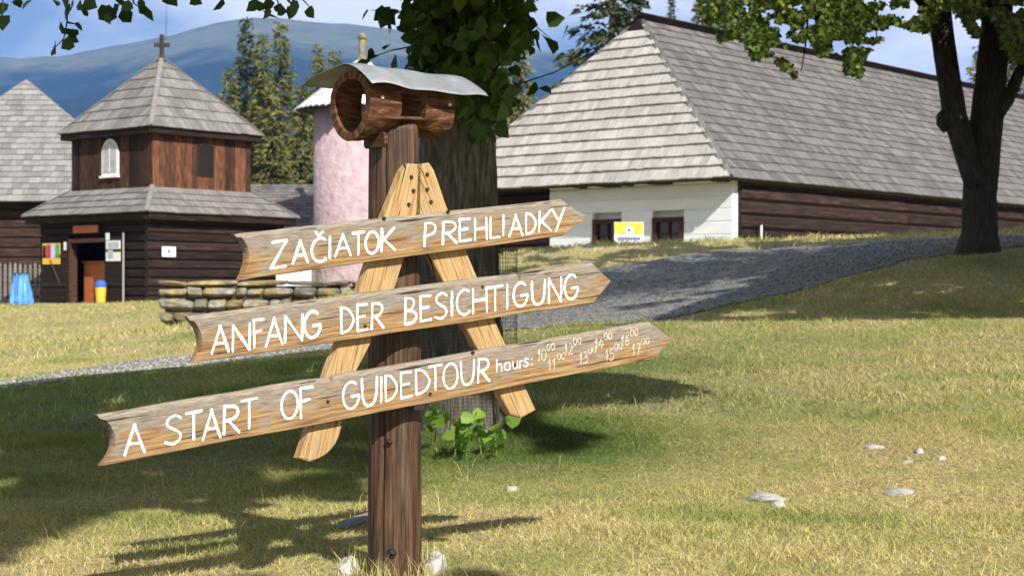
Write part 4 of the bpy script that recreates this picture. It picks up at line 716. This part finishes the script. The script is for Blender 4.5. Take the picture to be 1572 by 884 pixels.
for i in range(nS_+1):
    s = i/nS_; ta = -.215+.50*s
    for j in range(nD+1):
        d = -.25+.42*j/nD; z = 1.752-(1.35*d*d if d < 0 else 1.1*d**1.55)*(.62 if d < 0 else 1.12)
        z += .006*math.sin(s*7+.5)*(j/nD)+.004*math.sin(s*15)*(j/nD)-.05*max(s-.7, 0)*(j/nD)**2+.004*math.sin(d*22+s*3)
        dd = d+.006*math.sin(s*11)*(j == nD); V.append(RT*[1, 1, 0]+su*(ta+.03*d*(1-2*s)*0)+sn*dd+np.array([0, 0, z]))
n1 = len(V); V += [v-np.array([0, 0, .0022]) for v in V]; w1 = nD+1; F = []
for i in range(nS_):
    for j in range(nD): a = i*w1+j; F.append((a, a+w1, a+w1+1, a+1)); F.append((n1+a, n1+a+1, n1+a+w1+1, n1+a+w1))
for i in range(nS_):
    for j in (0, nD): a = i*w1+j; F.append((a, a+w1, n1+a+w1, n1+a) if j else (a, n1+a, n1+a+w1, a+w1))
for j in range(nD): F.append((j, j+1, n1+j+1, n1+j)); a = nS_*w1+j; F.append((a, n1+a, n1+a+1, a+1))
MB().add(V, F).build('metal_roof', M['metal'], bf, smooth=True)
beam(MB(), RT*[1, 1, 0]+su*-.10+sn*.02+[0, 0, 1.50], RT*[1, 1, 0]+su*-.085+sn*.02+[0, 0, 1.50], sn, .12, (0, 0, 1), .05, .2).build('support_block', M['post'], bf)
# ------------------------------------------------------------------ trees
def leafmesh(P, size, droop=.35, up=.6):
    """heart-shaped leaves (two folded quads each) at the points P"""
    n = len(P); az = rng.random(n)*2*math.pi; d = np.stack([np.cos(az), np.sin(az), -droop+rng.normal(0, .45, n)], 1); d /= np.linalg.norm(d, axis=1)[:, None]
    nr = np.stack([rng.normal(0, .55, n), rng.normal(0, .55, n), np.full(n, up)+rng.normal(0, .3, n)], 1); s = np.cross(nr, d); s /= np.linalg.norm(s, axis=1)[:, None]; nr = np.cross(d, s)
    base = np.array([(0, 0, 0), (.13, .42, .07), (.60, .41, .06), (1.05, 0, -.10), (.60, -.41, .06), (.13, -.42, .07)]); sz = (size*rng.uniform(.65, 1.2, n))[:, None, None]
    V = P[:, None, :]+sz*(base[None, :, 0, None]*d[:, None, :]+base[None, :, 1, None]*s[:, None, :]+base[None, :, 2, None]*nr[:, None, :])
    F = np.array([(0, 1, 2, 3), (0, 3, 4, 5)])[None]+np.arange(n)[:, None, None]*6
    return V.reshape(-1, 3), F.reshape(-1, 4), np.repeat(rng.random(n), 2)
SHADE = [([(-900, 700), (-300, 630), (0, 594), (110, 580), (300, 563), (520, 536), (660, 520), (760, 540), (720, 600), (640, 640), (560, 660), (430, 700), (0, 720), (-900, 760)], .97),
         ([(-900, 700), (0, 690), (430, 680), (560, 650), (570, 700), (520, 770), (440, 790), (300, 800), (120, 860), (-900, 1100)], .80),
         ([(-500, 780), (300, 790), (520, 800), (560, 884), (560, 1000), (-500, 1100)], .60), ([(-500, 760), (150, 770), (270, 800), (240, 900), (-500, 1100)], .82),
         ([(640, 566), (820, 570), (950, 574), (1092, 600), (1000, 617), (830, 628), (790, 645), (640, 650)], .97), ([(790, 640), (900, 668), (860, 690), (780, 690)], .6),
         ([(1000, 492), (1130, 491), (1572, 486), (2400, 470), (2400, 380), (1500, 350), (1300, 368), (1150, 440), (1060, 470)], .985),
         ([(760, 470), (1000, 478), (1150, 440), (1350, 366), (1100, 371), (850, 370), (770, 400)], .38),
         ([(1480, 350), (2400, 340), (2400, 390), (1480, 390)], .5)]
def shade_of(P):
    """probability that the photograph shows shade where the shadow of P falls, and whether it would fall on the sign"""
    g = np.zeros(len(P))
    for _ in range(3): gx, gy = P[:, 0]+SA*(P[:, 2]-g), P[:, 1]+SB*(P[:, 2]-g); g = zg(gx, gy)
    px, py = proj(gx, np.maximum(gy, .3), g); pr = np.zeros(len(P))
    for poly, q in SHADE: pr = np.maximum(pr, inpoly(px, py, poly)*q)
    off = (gy < 5.0) | (px < -500) | (px > 2300) | (gy > 36); pr = np.where(off, .8, pr)
    k = ((P-RT-sn*.1)@sn)/(np.array([-SA, -SB, 1.])@sn); hx = P-k[:, None]*np.array([-SA, -SB, 1.]); t = (hx-RT)@su
    return pr, (k > 0) & (inpoly(t, hx[:, 2], [(-1.45, .28), (-.5, .3), (-.3, -.1), (.3, -.1), (.5, .35), (1.55, .62), (1.55, 1.05), (1.1, 1.45), (.65, 1.65), (.5, 1.95), (-.45, 1.95), (-.85, 1.6), (-1.1, 1.3), (-1.45, .85)])), gx, gy, off
def keep_leaf(P):
    """crowns are thin where the photograph shows sunlight reaching the lawn or the sign"""
    pr, hs_, gx, gy, off = shade_of(P); nz = .65*vnoise(gx*2.6+7, gy*1.7)+.35*vnoise(gx*6.1, gy*4.1+3); nz = np.clip((nz-.5)*1.9+.5, 0, 1)
    return (nz < pr) & ~hs_ & (~off | (rng.random(len(P)) < .5))
def crown_points(c, rad, n, clumps=60, cs=.75):
    """leaf positions gathered in clumps through an ellipsoid, denser towards its shell"""
    c = np.array(c); d = rng.normal(size=(clumps, 3)); d /= np.linalg.norm(d, axis=1)[:, None]; K = c+d*(rng.random((clumps, 1))**.45)*np.array(rad)
    i = rng.integers(0, clumps, n); return K[i]+rng.normal(0, cs*.5, (n, 3))*np.array([1, 1, .6]), K
def limbs(parent, mat, start, targets, r0, n=7):
    for q in targets:
        s = np.array(start[random.randrange(len(start))]); d = q-s; mid = s+d*.45+np.array([0, 0, .22*np.linalg.norm(d)]); pts = [(1-t)**2*s+2*t*(1-t)*mid+t*t*q for t in np.linspace(0, 1, n)]
        pr, sh_, *_ = shade_of(np.array(pts))
        if sh_.any() or (pr < .75).any(): continue
        tube(MB(), pts, list(np.linspace(r0, .012, n)), 7, nz=.08).build('limb', mat, parent, smooth=True)
def inframe(P, m=25):
    px, py = proj(P[:, 0], np.maximum(P[:, 1], .2), P[:, 2]); return (P[:, 1] > .5) & (px > -m) & (px < 1572+m) & (py > -m) & (py < 884+m)
# big linden behind the sign
LB = PX(712, 652, 10.9); LB[2] = float(zg(LB[0], LB[1])); lt = thing('linden_tree', 'big linden tree with ivy-green shoots on its trunk behind the signpost', 'tree', tuple(LB))
def pxtube(pts, Y, n=20, nz=.05):
    P = [PX(x, y, Y) for x, y, w in pts]; R = [w/2/FPX*Y for x, y, w in pts]; out, rr = [], []
    for k in range(len(P)-1):
        for t in np.linspace(0, 1, 6)[:-1]: out.append(P[k]+(P[k+1]-P[k])*t); rr.append(R[k]+(R[k+1]-R[k])*t)
    return out+[P[-1]], rr+[R[-1]]
tk = MB(); pts, rr = pxtube([(714, 690, 180), (712, 648, 150), (708, 560, 131), (705, 450, 124), (704, 300, 121), (702, 150, 116), (700, -50, 112), (698, -500, 100), (700, -900, 60)], 10.9); tube(tk, pts, rr, 22, nz=.035); trunk = tk.build('trunk', M['bark'], lt, smooth=True)
P, K = crown_points((LB[0]+.2, LB[1]+.2, 4.9), (5.4, 5.2, 3.4), 260000, 170, .9); P = P[~inframe(P, 40)]; P = P[(P[:, 2] > 2.75)]; P = P[keep_leaf(P)]; P = P[:38000]
limbs(lt, M['bark'], [pts[-12], pts[-9], pts[-5], pts[-2]], [k for k in K[:46] if not inframe(k[None], 120)[0] and k[2] > 3.2], .09)
lv, lf, tt = leafmesh(P, .15); mesh_obj('crown', lv, lf, M['leaf'], lt, tint=tt)
# shoots hanging round the trunk, seen above and beside the feeder
zone = [(612, -40), (628, 40), (634, 110), (640, 175), (668, 190), (700, 165), (735, 215), (772, 185), (790, 150), (783, 90), (812, 60), (800, 20), (850, -40)]
n = 2300; px = rng.uniform(600, 860, n); py = rng.uniform(-60, 255, n); keep = inpoly(px, py, zone) & (rng.random(n) < np.clip(1.25-py/260, .25, 1)); px, py = px[keep], py[keep]; Y = 10.9-.28-rng.random(len(px))**1.5*.75
P = np.stack([(px-CX)/FPX*Y, Y, CZ-(py-HY)/FPX*Y], 1); lv, lf, tt = leafmesh(P, .09, droop=.7, up=.35); mesh_obj('trunk_shoots', lv, lf, M['leaf'], lt, tint=.40+tt*.60)
def spray(leaves, Y, size, name, twigs, mat=M['leaf'], tm=1.):
    P = np.array([PX(x, y, Y+random.uniform(-.12, .12)) for x, y in leaves]); lv, lf, tt = leafmesh(P, size, droop=.9, up=.25); mesh_obj(name, lv, lf, mat, lt, tint=tt*tm)
    for tw in twigs: tube(MB(), [PX(x, y, Y) for x, y in tw], list(np.linspace(.006, .002, len(tw))), 5).build('twig', M['darkbark'], lt)
spray([(x/3.144, y/3.144) for x, y in ((12, 75), (18, 15), (150, 2), (75, 0), (265, 2), (318, 30), (380, 12), (388, 48), (462, 28), (290, 112), (362, 112), (338, 140), (322, 182), (352, 198), (262, 222), (522, 30), (570, 22), (626, 58), (516, 66), (676, 38), (596, 2), (700, 12), (556, 50), (640, 20), (920, 2), (1080, -2), (795, -6), (1225, 40), (1256, 12), (1300, 38), (1338, 22), (1340, 50), (1408, 38), (1438, 6), (1486, 38), (1380, 0), (1310, 0), (1270, 50), (345, 10), (300, -10), (585, 50), (410, -5))],
      8.0, .072, 'hanging_leaves', [[(108, -60), (104, 0), (103, 35), (98, 60), (84, 74)], [(104, 35), (118, 38)], [(180, -50), (185, 0), (178, 22)], [(200, -40), (205, 5), (214, 12)], [(420, -60), (425, 0), (432, 15)], [(425, -10), (465, 0), (478, 14)], [(5, -40), (4, 25)], [(290, -40), (293, 2)]], tm=.75)
spray([(596+random.gauss(0, 8), 24+random.gauss(0, 8)) for _ in range(7)]+[(600, 68), (604, 90), (582, 86), (566, 92), (620, 52), (588, 20), (566, 16), (632, 70), (640, 95), (575, 80)]+
      [(820, 28), (838, 30), (826, 62), (836, 56), (818, 48), (806, 30), (845, 60), (800, 12), (815, 70), (830, 134), (824, 128), (806, 20), (812, 44), (795, 58), (772, 70)],
      10.2, .10, 'hanging_leaves', [[(640, 10), (610, 20), (590, 16), (570, 16)], [(640, 70), (600, 78), (566, 90)], [(780, 10), (810, 30), (846, 60)], [(760, 140), (800, 128), (850, 112), (905, 84), (940, 60)], [(790, -20), (812, 40), (816, 70)]], tm=.8)
# shoots at the foot of the trunk
sh = thing('young_shoots', 'bright green young shoots sprouting at the foot of the linden', 'shoots', tuple(hit(715, 700, 7)))
P = np.array([PX(x+random.gauss(0, 5), y+random.gauss(0, 4), 9.9+random.uniform(-.15, .15)) for x, y in [(672, 640), (665, 628), (700, 650), (716, 648), (712, 664), (722, 670), (750, 655), (768, 660), (765, 678), (735, 652), (680, 636), (705, 672), (742, 640), (728, 640), (700, 660), (758, 668), (690, 655), (776, 650), (655, 650), (710, 640), (718, 656), (668, 645)] for _ in range(2)])
lv, lf, tt = leafmesh(P, .085, .3, .5); mesh_obj('leaves', lv, lf, M['shoot'], sh, tint=tt); mb = MB()
for x in (668, 700, 715, 735, 760): b = hit(x+random.uniform(-6, 6), 704, 7); tube(mb, [b-[0, 0, .03], PX(x, 668, 9.95), PX(x+3, 645, 9.9)], [.006, .004, .002], 5)
mb.build('stem', M['shoot'], sh)
# wire guard round the linden trunk
wg = thing('wire_tree_guard', 'green wire mesh guard wrapped round the linden trunk', 'tree guard', tuple(LB)); mb = MB(); RG = .335
for k in range(84): a = 2*math.pi*k/84; c = LB+[RG*math.cos(a), RG*math.sin(a), 0]; tube(mb, [c-[0, 0, .1], c+[0, 0, 1.1]], [.0011]*2, 3, cap=False)
for k in range(45): tube(mb, [LB+[RG*math.cos(a), RG*math.sin(a), .01+k*.025] for a in np.linspace(0, 6.2832, 49)], [.0011]*49, 3, cap=False)
mb.build('mesh', flat('green_wire', (.02, .045, .025), .5), wg)
for a in (3.6, 5.4): c = LB+[RG*math.cos(a), RG*math.sin(a), 0]; tube(MB(), [c-[0, 0, .1], c+[0, 0, 1.15]], [.012, .012], 8).build('stake', M['darkbark'], wg)
# forked tree on the right
TY = 22.0; TB_ = PX(1503, 392, TY); TB_[2] = float(zg(TB_[0], TY)); rt_ = thing('forked_tree', 'dark forked tree standing by the gravel path on the right', 'tree', tuple(TB_))
tk = MB(); p1, r1 = pxtube([(1503, 420, 96), (1502, 392, 74), (1504, 360, 56), (1504, 300, 51), (1508, 240, 54), (1514, 190, 50), (1521, 120, 47), (1528, 50, 46), (1541, -60, 42), (1560, -300, 34), (1570, -520, 16)], TY); tube(tk, p1, r1, 18, nz=.02); tk.build('trunk', M['darkbark'], rt_, smooth=True)
tk = MB(); p2, r2 = pxtube([(1497, 285, 32), (1482, 230, 37), (1466, 180, 37), (1455, 110, 35), (1446, 50, 35), (1436, -60, 32), (1410, -250, 26), (1380, -420, 12)], TY-.12); tube(tk, p2, r2, 14, nz=.02); tk.build('limb', M['darkbark'], rt_, smooth=True); tk = MB(); p3, r3 = pxtube([(1522, 190, 22), (1546, 155, 20), (1566, 110, 18), (1610, 40, 20), (1680, -80, 12)], TY-.1); tube(tk, p3, r3, 10, nz=.05); tk.build('limb', M['darkbark'], rt_, smooth=True); tk = MB()
p4, r4 = pxtube([(1450, 40, 26), (1390, -30, 18), (1300, -30, 14), (1210, 10, 9), (1130, 60, 5)], TY-.5); tube(tk, p4, r4, 8, nz=.05); tk.build('limb', M['darkbark'], rt_, smooth=True); tk = MB()
lump = PX(1457, 185, TY-.12); tube(tk, [lump+[-.02, 0, -.14], lump+[-.05, 0, -.04], lump+[-.05, 0, .05], lump+[-.01, 0, .15]], [.06, .11, .11, .06], 10); limb2 = tk.build('burl', M['darkbark'], rt_, smooth=True)
low = [(1062, -60), (1075, 20), (1105, 62), (1135, 55), (1160, 92), (1185, 82), (1205, 112), (1235, 120), (1262, 98), (1300, 112), (1322, 118), (1330, 80), (1352, 60), (1370, 36), (1400, 44), (1425, 50), (1440, 20), (1460, 10), (1500, 60), (1508, 20), (1530, 40), (1550, 90), (1600, 130), (1640, 40), (1640, -60)]
n = 66000; px = rng.uniform(1055, 1640, n); py = rng.uniform(-60, 135, n); nz = vnoise(px*.045, py*.06)*.6+vnoise(px*.11, py*.13)*.4; k = inpoly(px, py, low) & (nz > .37+.17*np.clip(py/130, 0, 1)-.06*(px > 1440)); px, py = px[k], py[k]; Y = TY+rng.normal(-.6, 1.1, len(px)); P = np.stack([(px-CX)/FPX*Y, Y, CZ-(py-HY)/FPX*Y], 1)
P2, K = crown_points((TB_[0]-.5, TY+.2, 7.6), (4.4, 4.2, 3.0), 90000, 110, .9); P2 = P2[~inframe(P2, 10)]; P2 = P2[keep_leaf(P2)][:14000]
limbs(rt_, M['darkbark'], [p1[-8], p2[-8], p1[-4], p2[-4]], [q for q in K[:30] if not inframe(q[None], 60)[0]], .07)
for x0, y0, x1, y1 in ((1300, -20, 1310, 105), (1240, -5, 1230, 110), (1180, 20, 1165, 88), (1130, 50, 1090, 52), (1340, -20, 1345, 62), (1400, -30, 1415, 40)): tube(MB(), [PX(x0, y0, TY-.5), PX((x0+x1)/2+4, (y0+y1)/2, TY-.5), PX(x1, y1, TY-.5)], [.02, .014, .006], 5).build('branch', M['darkbark'], rt_, smooth=True)
lv, lf, tt = leafmesh(P, .062, .6, .45); mesh_obj('crown', lv, lf, M['maple'], rt_, tint=tt); lv, lf, tt = leafmesh(P2, .15); mesh_obj('crown', lv, lf, M['maple'], rt_, tint=tt)
# two more lindens just outside the picture; their shade lies on the lawn
for nm, lab, base, cc, cr0, nl in (('shade_tree', 'leafy tree right of the view shading the grass below the path', (10.5, 11.5), (9.3, 11.6, 6.4), (5.6, 5.2, 3.0), 330000), ('shade_tree', 'leafy tree right of the view shading the gravel path', (12.5, 17.5), (10.9, 17.2, 6.8), (5.2, 4.8, 3.0), 330000), ('shade_tree', 'leafy tree right of the view shading the grass crest', (12.0, 24.5), (9.8, 23.0, 7.2), (4.6, 4.6, 2.8), 200000), ('shade_tree', 'leafy tree behind the viewer shading the lower left lawn', (4.6, -2.5), (2.6, -.2, 6.6), (5.0, 4.6, 2.8), 330000)):
    z0 = float(zg(*base)); t = thing(nm, lab, 'tree', (*base, z0)); mb = MB(); top = np.array([cc[0]*.5+base[0]*.5, cc[1]*.5+base[1]*.5, 6.5]); b0 = np.array([*base, z0-.2]); pts = [b0, b0+[0, 0, .4], b0+[0, 0, 2.2], (b0+top)/2+[0, 0, 1.0], top]; tube(mb, pts, [.42, .3, .26, .22, .1], 14, nz=.05); mb.build('trunk', M['bark'], t, smooth=True)
    P, K = crown_points(cc, cr0, nl, 130, 1.0); P = P[(P[:, 2] > 3.0) & ~inframe(P, 60)]; P = P[keep_leaf(P)][:26000]
    limbs(t, M['bark'], [pts[2], pts[3], pts[4]], [q for q in K[:40] if q[2] > 3.4 and keep_leaf(q[None])[0] and not inframe(q[None], 150)[0]], .08)
    lv, lf, tt = leafmesh(P, .16); mesh_obj('crown', lv, lf, M['leaf'], t, tint=tt)
# spruces
def spruce(px, py, Y, wid, label, mat='needle', zb=.5, skirt=.0, dens=1.0, group='spruces behind the buildings'):
    top = PX(px, py, Y); x, z1 = top[0], top[2]; t = thing('spruce_tree', label, 'tree', (x, Y, zb), group); H = z1-zb; tube(MB(), [(x, Y, zb-.3), (x, Y, zb+H*.5), (x, Y, z1-.2)], [H*.016+.05, H*.009+.03, .02], 8).build('trunk', M['darkbark'], t, smooth=True)
    A = []; z = z1-.1
    while z > zb+skirt:
        f = (z1-z)/H; R = wid*(.05+.95*f**.8)*random.uniform(.75, 1.15); nb = int(5+8*f)
        for k in range(nb):
            a = random.random()*6.283; L = R*random.uniform(.65, 1.15); m = max(4, int(L*24*dens)); s = np.sqrt(rng.random(m))*L; sg_ = rng.normal(0, .10+.12*s/max(L, .1), m)
            zz = z+.25*s*(.5-f)-.16*s**1.4+rng.normal(0, .05, m); A.append(np.stack([x+s*math.cos(a)-sg_*math.sin(a), Y+s*math.sin(a)+sg_*math.cos(a), zz, np.full(m, a), np.full(m, .35+.65*random.random())], 1))
        z -= .24+.28*f
    A = np.concatenate(A); m = len(A); ln = rng.uniform(.16, .34, m); w = rng.uniform(.05, .10, m); d = np.stack([np.cos(A[:, 3]+rng.normal(0, .6, m)), np.sin(A[:, 3]+rng.normal(0, .6, m)), rng.normal(-.45, .4, m)], 1); s = np.cross(d, rng.normal(size=(m, 3))); s /= np.linalg.norm(s, axis=1)[:, None]
    V = np.stack([A[:, :3]-s*w[:, None], A[:, :3]+s*w[:, None], A[:, :3]+d*ln[:, None]], 1).reshape(-1, 3); mesh_obj('crown', V, np.arange(m*3).reshape(-1, 3), M[mat], t, tint=np.clip(A[:, 4]+rng.normal(0, .15, m), 0, 1))
for a in ((378, 28, 104, 2.6, 'tallest dark spruce of the group behind the bell tower', 'needle_dark'), (402, 52, 100, 2.3, 'yellowish spruce right of the tallest behind the bell tower'), (430, 36, 107, 2.7, 'slender tall spruce midway between bell tower and pink tower'), (352, 104, 98, 2.0, 'shorter spruce at the bell tower roof edge'),
          (488, 70, 116, 2.8, 'distant spruce just left of the bird feeder roof'), (514, 78, 112, 2.6, 'distant spruce directly above the pink tower roof'), (462, 132, 101, 2.6, 'lower bushy spruce beside the pink tower'), (418, 128, 97, 2.4, 'lower bushy spruce beside the bell tower upper storey'),
          (800, 72, 96, 2.6, 'yellowish spruce between linden trunk and farmhouse roof'), (772, 100, 100, 2.6, 'spruce mostly hidden behind the linden trunk'), (940, -150, 66, 4.0, 'big dark spruce rising behind the farmhouse roof peak', 'needle_dark'), (1030, -12, 130, 1.3, 'thin distant spruce right of the farmhouse roof peak', 'needle_dark'),
          (1078, -40, 118, 2.6, 'hazy spruce behind farmhouse ridge beside the hanging leaves'), (1556, 20, 96, 4.2, 'yellow green spruce behind farmhouse ridge at the right edge'), (1505, 70, 100, 3.0, 'spruce seen through the fork of the dark tree')): spruce(*a)
# ------------------------------------------------------------------ grass
def blades(x, y, h, w, lean, name, tint):
    n = len(x); z = zg(x, y); a = rng.random(n)*6.283; b = rng.random(n)*6.283; P = np.stack([x, y, z-.005], 1); s = np.stack([np.cos(a), np.sin(a), 0*a], 1)*w[:, None]; d = np.stack([np.cos(b), np.sin(b), 0*b], 1)*(lean*h)[:, None]; up = np.array([0, 0, 1.])
    V = np.stack([P-s, P+s, P+d*.35+up*(h*.6)[:, None]+s*.7, P+d*.35+up*(h*.6)[:, None]-s*.7, P+d+up*h[:, None]], 1).reshape(-1, 3); i = np.arange(n)[:, None]*5
    return V, np.concatenate([i+[0, 1, 2], i+[0, 2, 3], i+[3, 2, 4]], 1).reshape(-1, 3), np.repeat(tint, 3)
def field(y0, y1, n, hr, w, name, lab):
    y = np.sqrt(rng.uniform(y0**2, y1**2, n)); x = y*rng.uniform(-.40, .40, n); z = zg(x, y); k = ~on_path(x, y, z)
    k |= rng.random(n) < .05+.10*(x < -1)+.35*np.clip((vnoise(x*.9, y*.9)-.45)*4, 0, 1)*(x < -1)
    k &= ((x-RT[0])**2+(y-RT[1])**2 > .09**2) & ((x-LB[0])**2+(y-LB[1])**2 > .3**2); c = (np.stack([x, y], 1)-CT[:2]); k &= ~((abs(c@r[:2]) < 3.2) & (abs(c@l[:2]) < 3.2))
    k &= ~((x > x0w-.1) & (y > YW-.1) & (y < YW+.6)); c = np.stack([x, y], 1)-WC[:2]; k &= ~((c@hu[:2] > -.1) & (c@hv[:2] > -.1))
    x, y = x[k], y[k]; n = len(x); pn = vnoise(x*1.1, y*1.1)*.6+vnoise(x*4, y*4)*.4; dl = np.hypot(x-LB[0], y-LB[1]); tall = np.clip(1.5-dl, 0, 1)*.9+np.clip((pn-.62)*3, 0, .8)
    h = rng.uniform(*hr, n)*(.55+.75*pn)*(1+tall); ww = w*rng.uniform(.6, 1.3, n); t = np.clip(rng.beta(1.5, 1.7, n)-.25*np.clip(1.4-dl, 0, 1), 0, 1)
    V, F, T = blades(x, y, h, ww, rng.uniform(.3, 2.2, n), name, t); tag(mesh_obj(name, V, F, M['blade'], tint=T, green=np.repeat(green_and_shade(x, y), 3)), lab, 'grass', kind='stuff')
field(4.6, 11.5, 280000, (.012, .032), .0018, 'lawn_grass', 'short dry lawn grass around the signpost')
field(11.5, 24, 170000, (.022, .055), .0034, 'slope_grass', 'green and straw grass on the slope behind the linden')
field(24, 62, 130000, (.04, .09), .008, 'meadow_grass', 'dry meadow grass in front of the bell tower and farmhouse')
n = 1700; y = rng.uniform(5, 19, n); x = y*rng.uniform(-.36, .36, n); V, F, T = blades(x, y, rng.uniform(.05, .12, n), np.full(n, .0011)+.0008*(y > 12), rng.uniform(.1, .9, n), '', rng.uniform(.7, 1, n)); tag(mesh_obj('seed_stalks', V, F, M['blade'], tint=T), 'tall thin dry grass stalks standing over the lawn', 'grass', kind='stuff')
n = 42000; y = np.sqrt(rng.uniform(4.8**2, 11.5**2, n)); x = y*rng.uniform(-.38, .38, n); k = vnoise(x*1.7+9, y*1.7)+.35*rng.random(n) > .62; x, y = x[k], y[k]; n = len(x); V, F, T = blades(x, y, rng.uniform(.010, .022, n), np.full(n, .0013), rng.uniform(2.5, 6, n), '', rng.uniform(.72, 1, n)); tag(mesh_obj('fallen_straw', V, F, M['blade'], tint=T), 'bleached straw lying matted in the lawn', 'grass', kind='stuff')
a = rng.random(260)*6.283; q = rng.uniform(.09, .2, 260); V, F, T = blades(RT[0]+q*np.cos(a), RT[1]+q*np.sin(a), rng.uniform(.04, .12, 260), np.full(260, .002), rng.uniform(.1, .7, 260), '', rng.random(260)); tag(mesh_obj('tuft_grass', V, F, M['blade'], tint=T), 'grass tufts at the foot of the signpost', 'grass', kind='stuff')
# ------------------------------------------------------------------ field stones
def rock(label, px, py, w, h, flatz, t=.7, y0=4.5, mat='limestone', sink=.42, el=1.):
    c = hit(px, py, y0); s = c[1]/FPX; a, b, hh = w*s/2, max(h*s*1.2, w*s*.3)*el, flatz; bm = bmesh.new(); bmesh.ops.create_icosphere(bm, subdivisions=3, radius=1)
    sd_ = random.random()*50; V = []; 
    for v in bm.verts:
        p = np.array(v.co); k = 1+.55*(float(vnoise(p[0]*1.6+sd_, p[1]*1.6+p[2]))-.5)+.22*(float(vnoise(p[0]*4+sd_, p[1]*4+p[2]*3))-.5); p = p*k; V.append(c+np.array([p[0]*a, p[1]*b, p[2]*hh+hh*(1-2*sink)]))
    F = [tuple(v.index for v in f.verts) for f in bm.faces]; bm.free(); o = MB().add(V, F, t).build('field_stone', M[mat], None, False, tuple(c)); tag(o, label, 'stone', 'pale stones lying in the lawn')
rock('largest pale flat stone lying in the lawn right of the sign', 1172, 768, 62, 26, .03, .45); rock('small pale chip lying right behind the largest flat stone', 1195, 778, 22, 10, .02, .8); rock('flat grey stone near the right edge of the lawn', 1380, 759, 46, 11, .025, .15); rock('thin pale stone lying farther up the right lawn', 1341, 689, 36, 8, .02, .5)
rock('small pale stone right of the thin stone, nearer to it', 1411, 696, 13, 8, .025, .9); rock('small pale stone farthest right of the lawn chips', 1445, 706, 13, 7, .02, .9); rock('pale pebble behind the signpost on its right', 786, 754, 20, 7, .02, .8)
rock('white stone at the left foot of the signpost', 535, 880, 46, 20, .05, 1., 4.5); rock('white stone at the right foot of the signpost', 668, 877, 38, 22, .06, 1., 4.5); rock('tiny pale chip between thin stone and flat grey stone', 1393, 711, 20, 5, .012, .5)
a, b = hit(528, 812, 5), hit(566, 793, 5); st = thing('wooden_stick', 'grey weathered stick lying in the grass left of the post', 'stick', tuple(a)); beam(MB(), a+[0, 0, .02], b+[.12, .1, .03], (0, 0, 1), .025, np.cross(b-a, (0, 0, 1)), .05, .2).build('slat', flat('grey_slat_wood', (.20, .21, .23)), st)
# air between here and the mountains
o = HAZE[0].build('haze', HAZE[1]); tag(o, 'thin bluish summer haze in the air before the mountains', 'haze', kind='stuff')
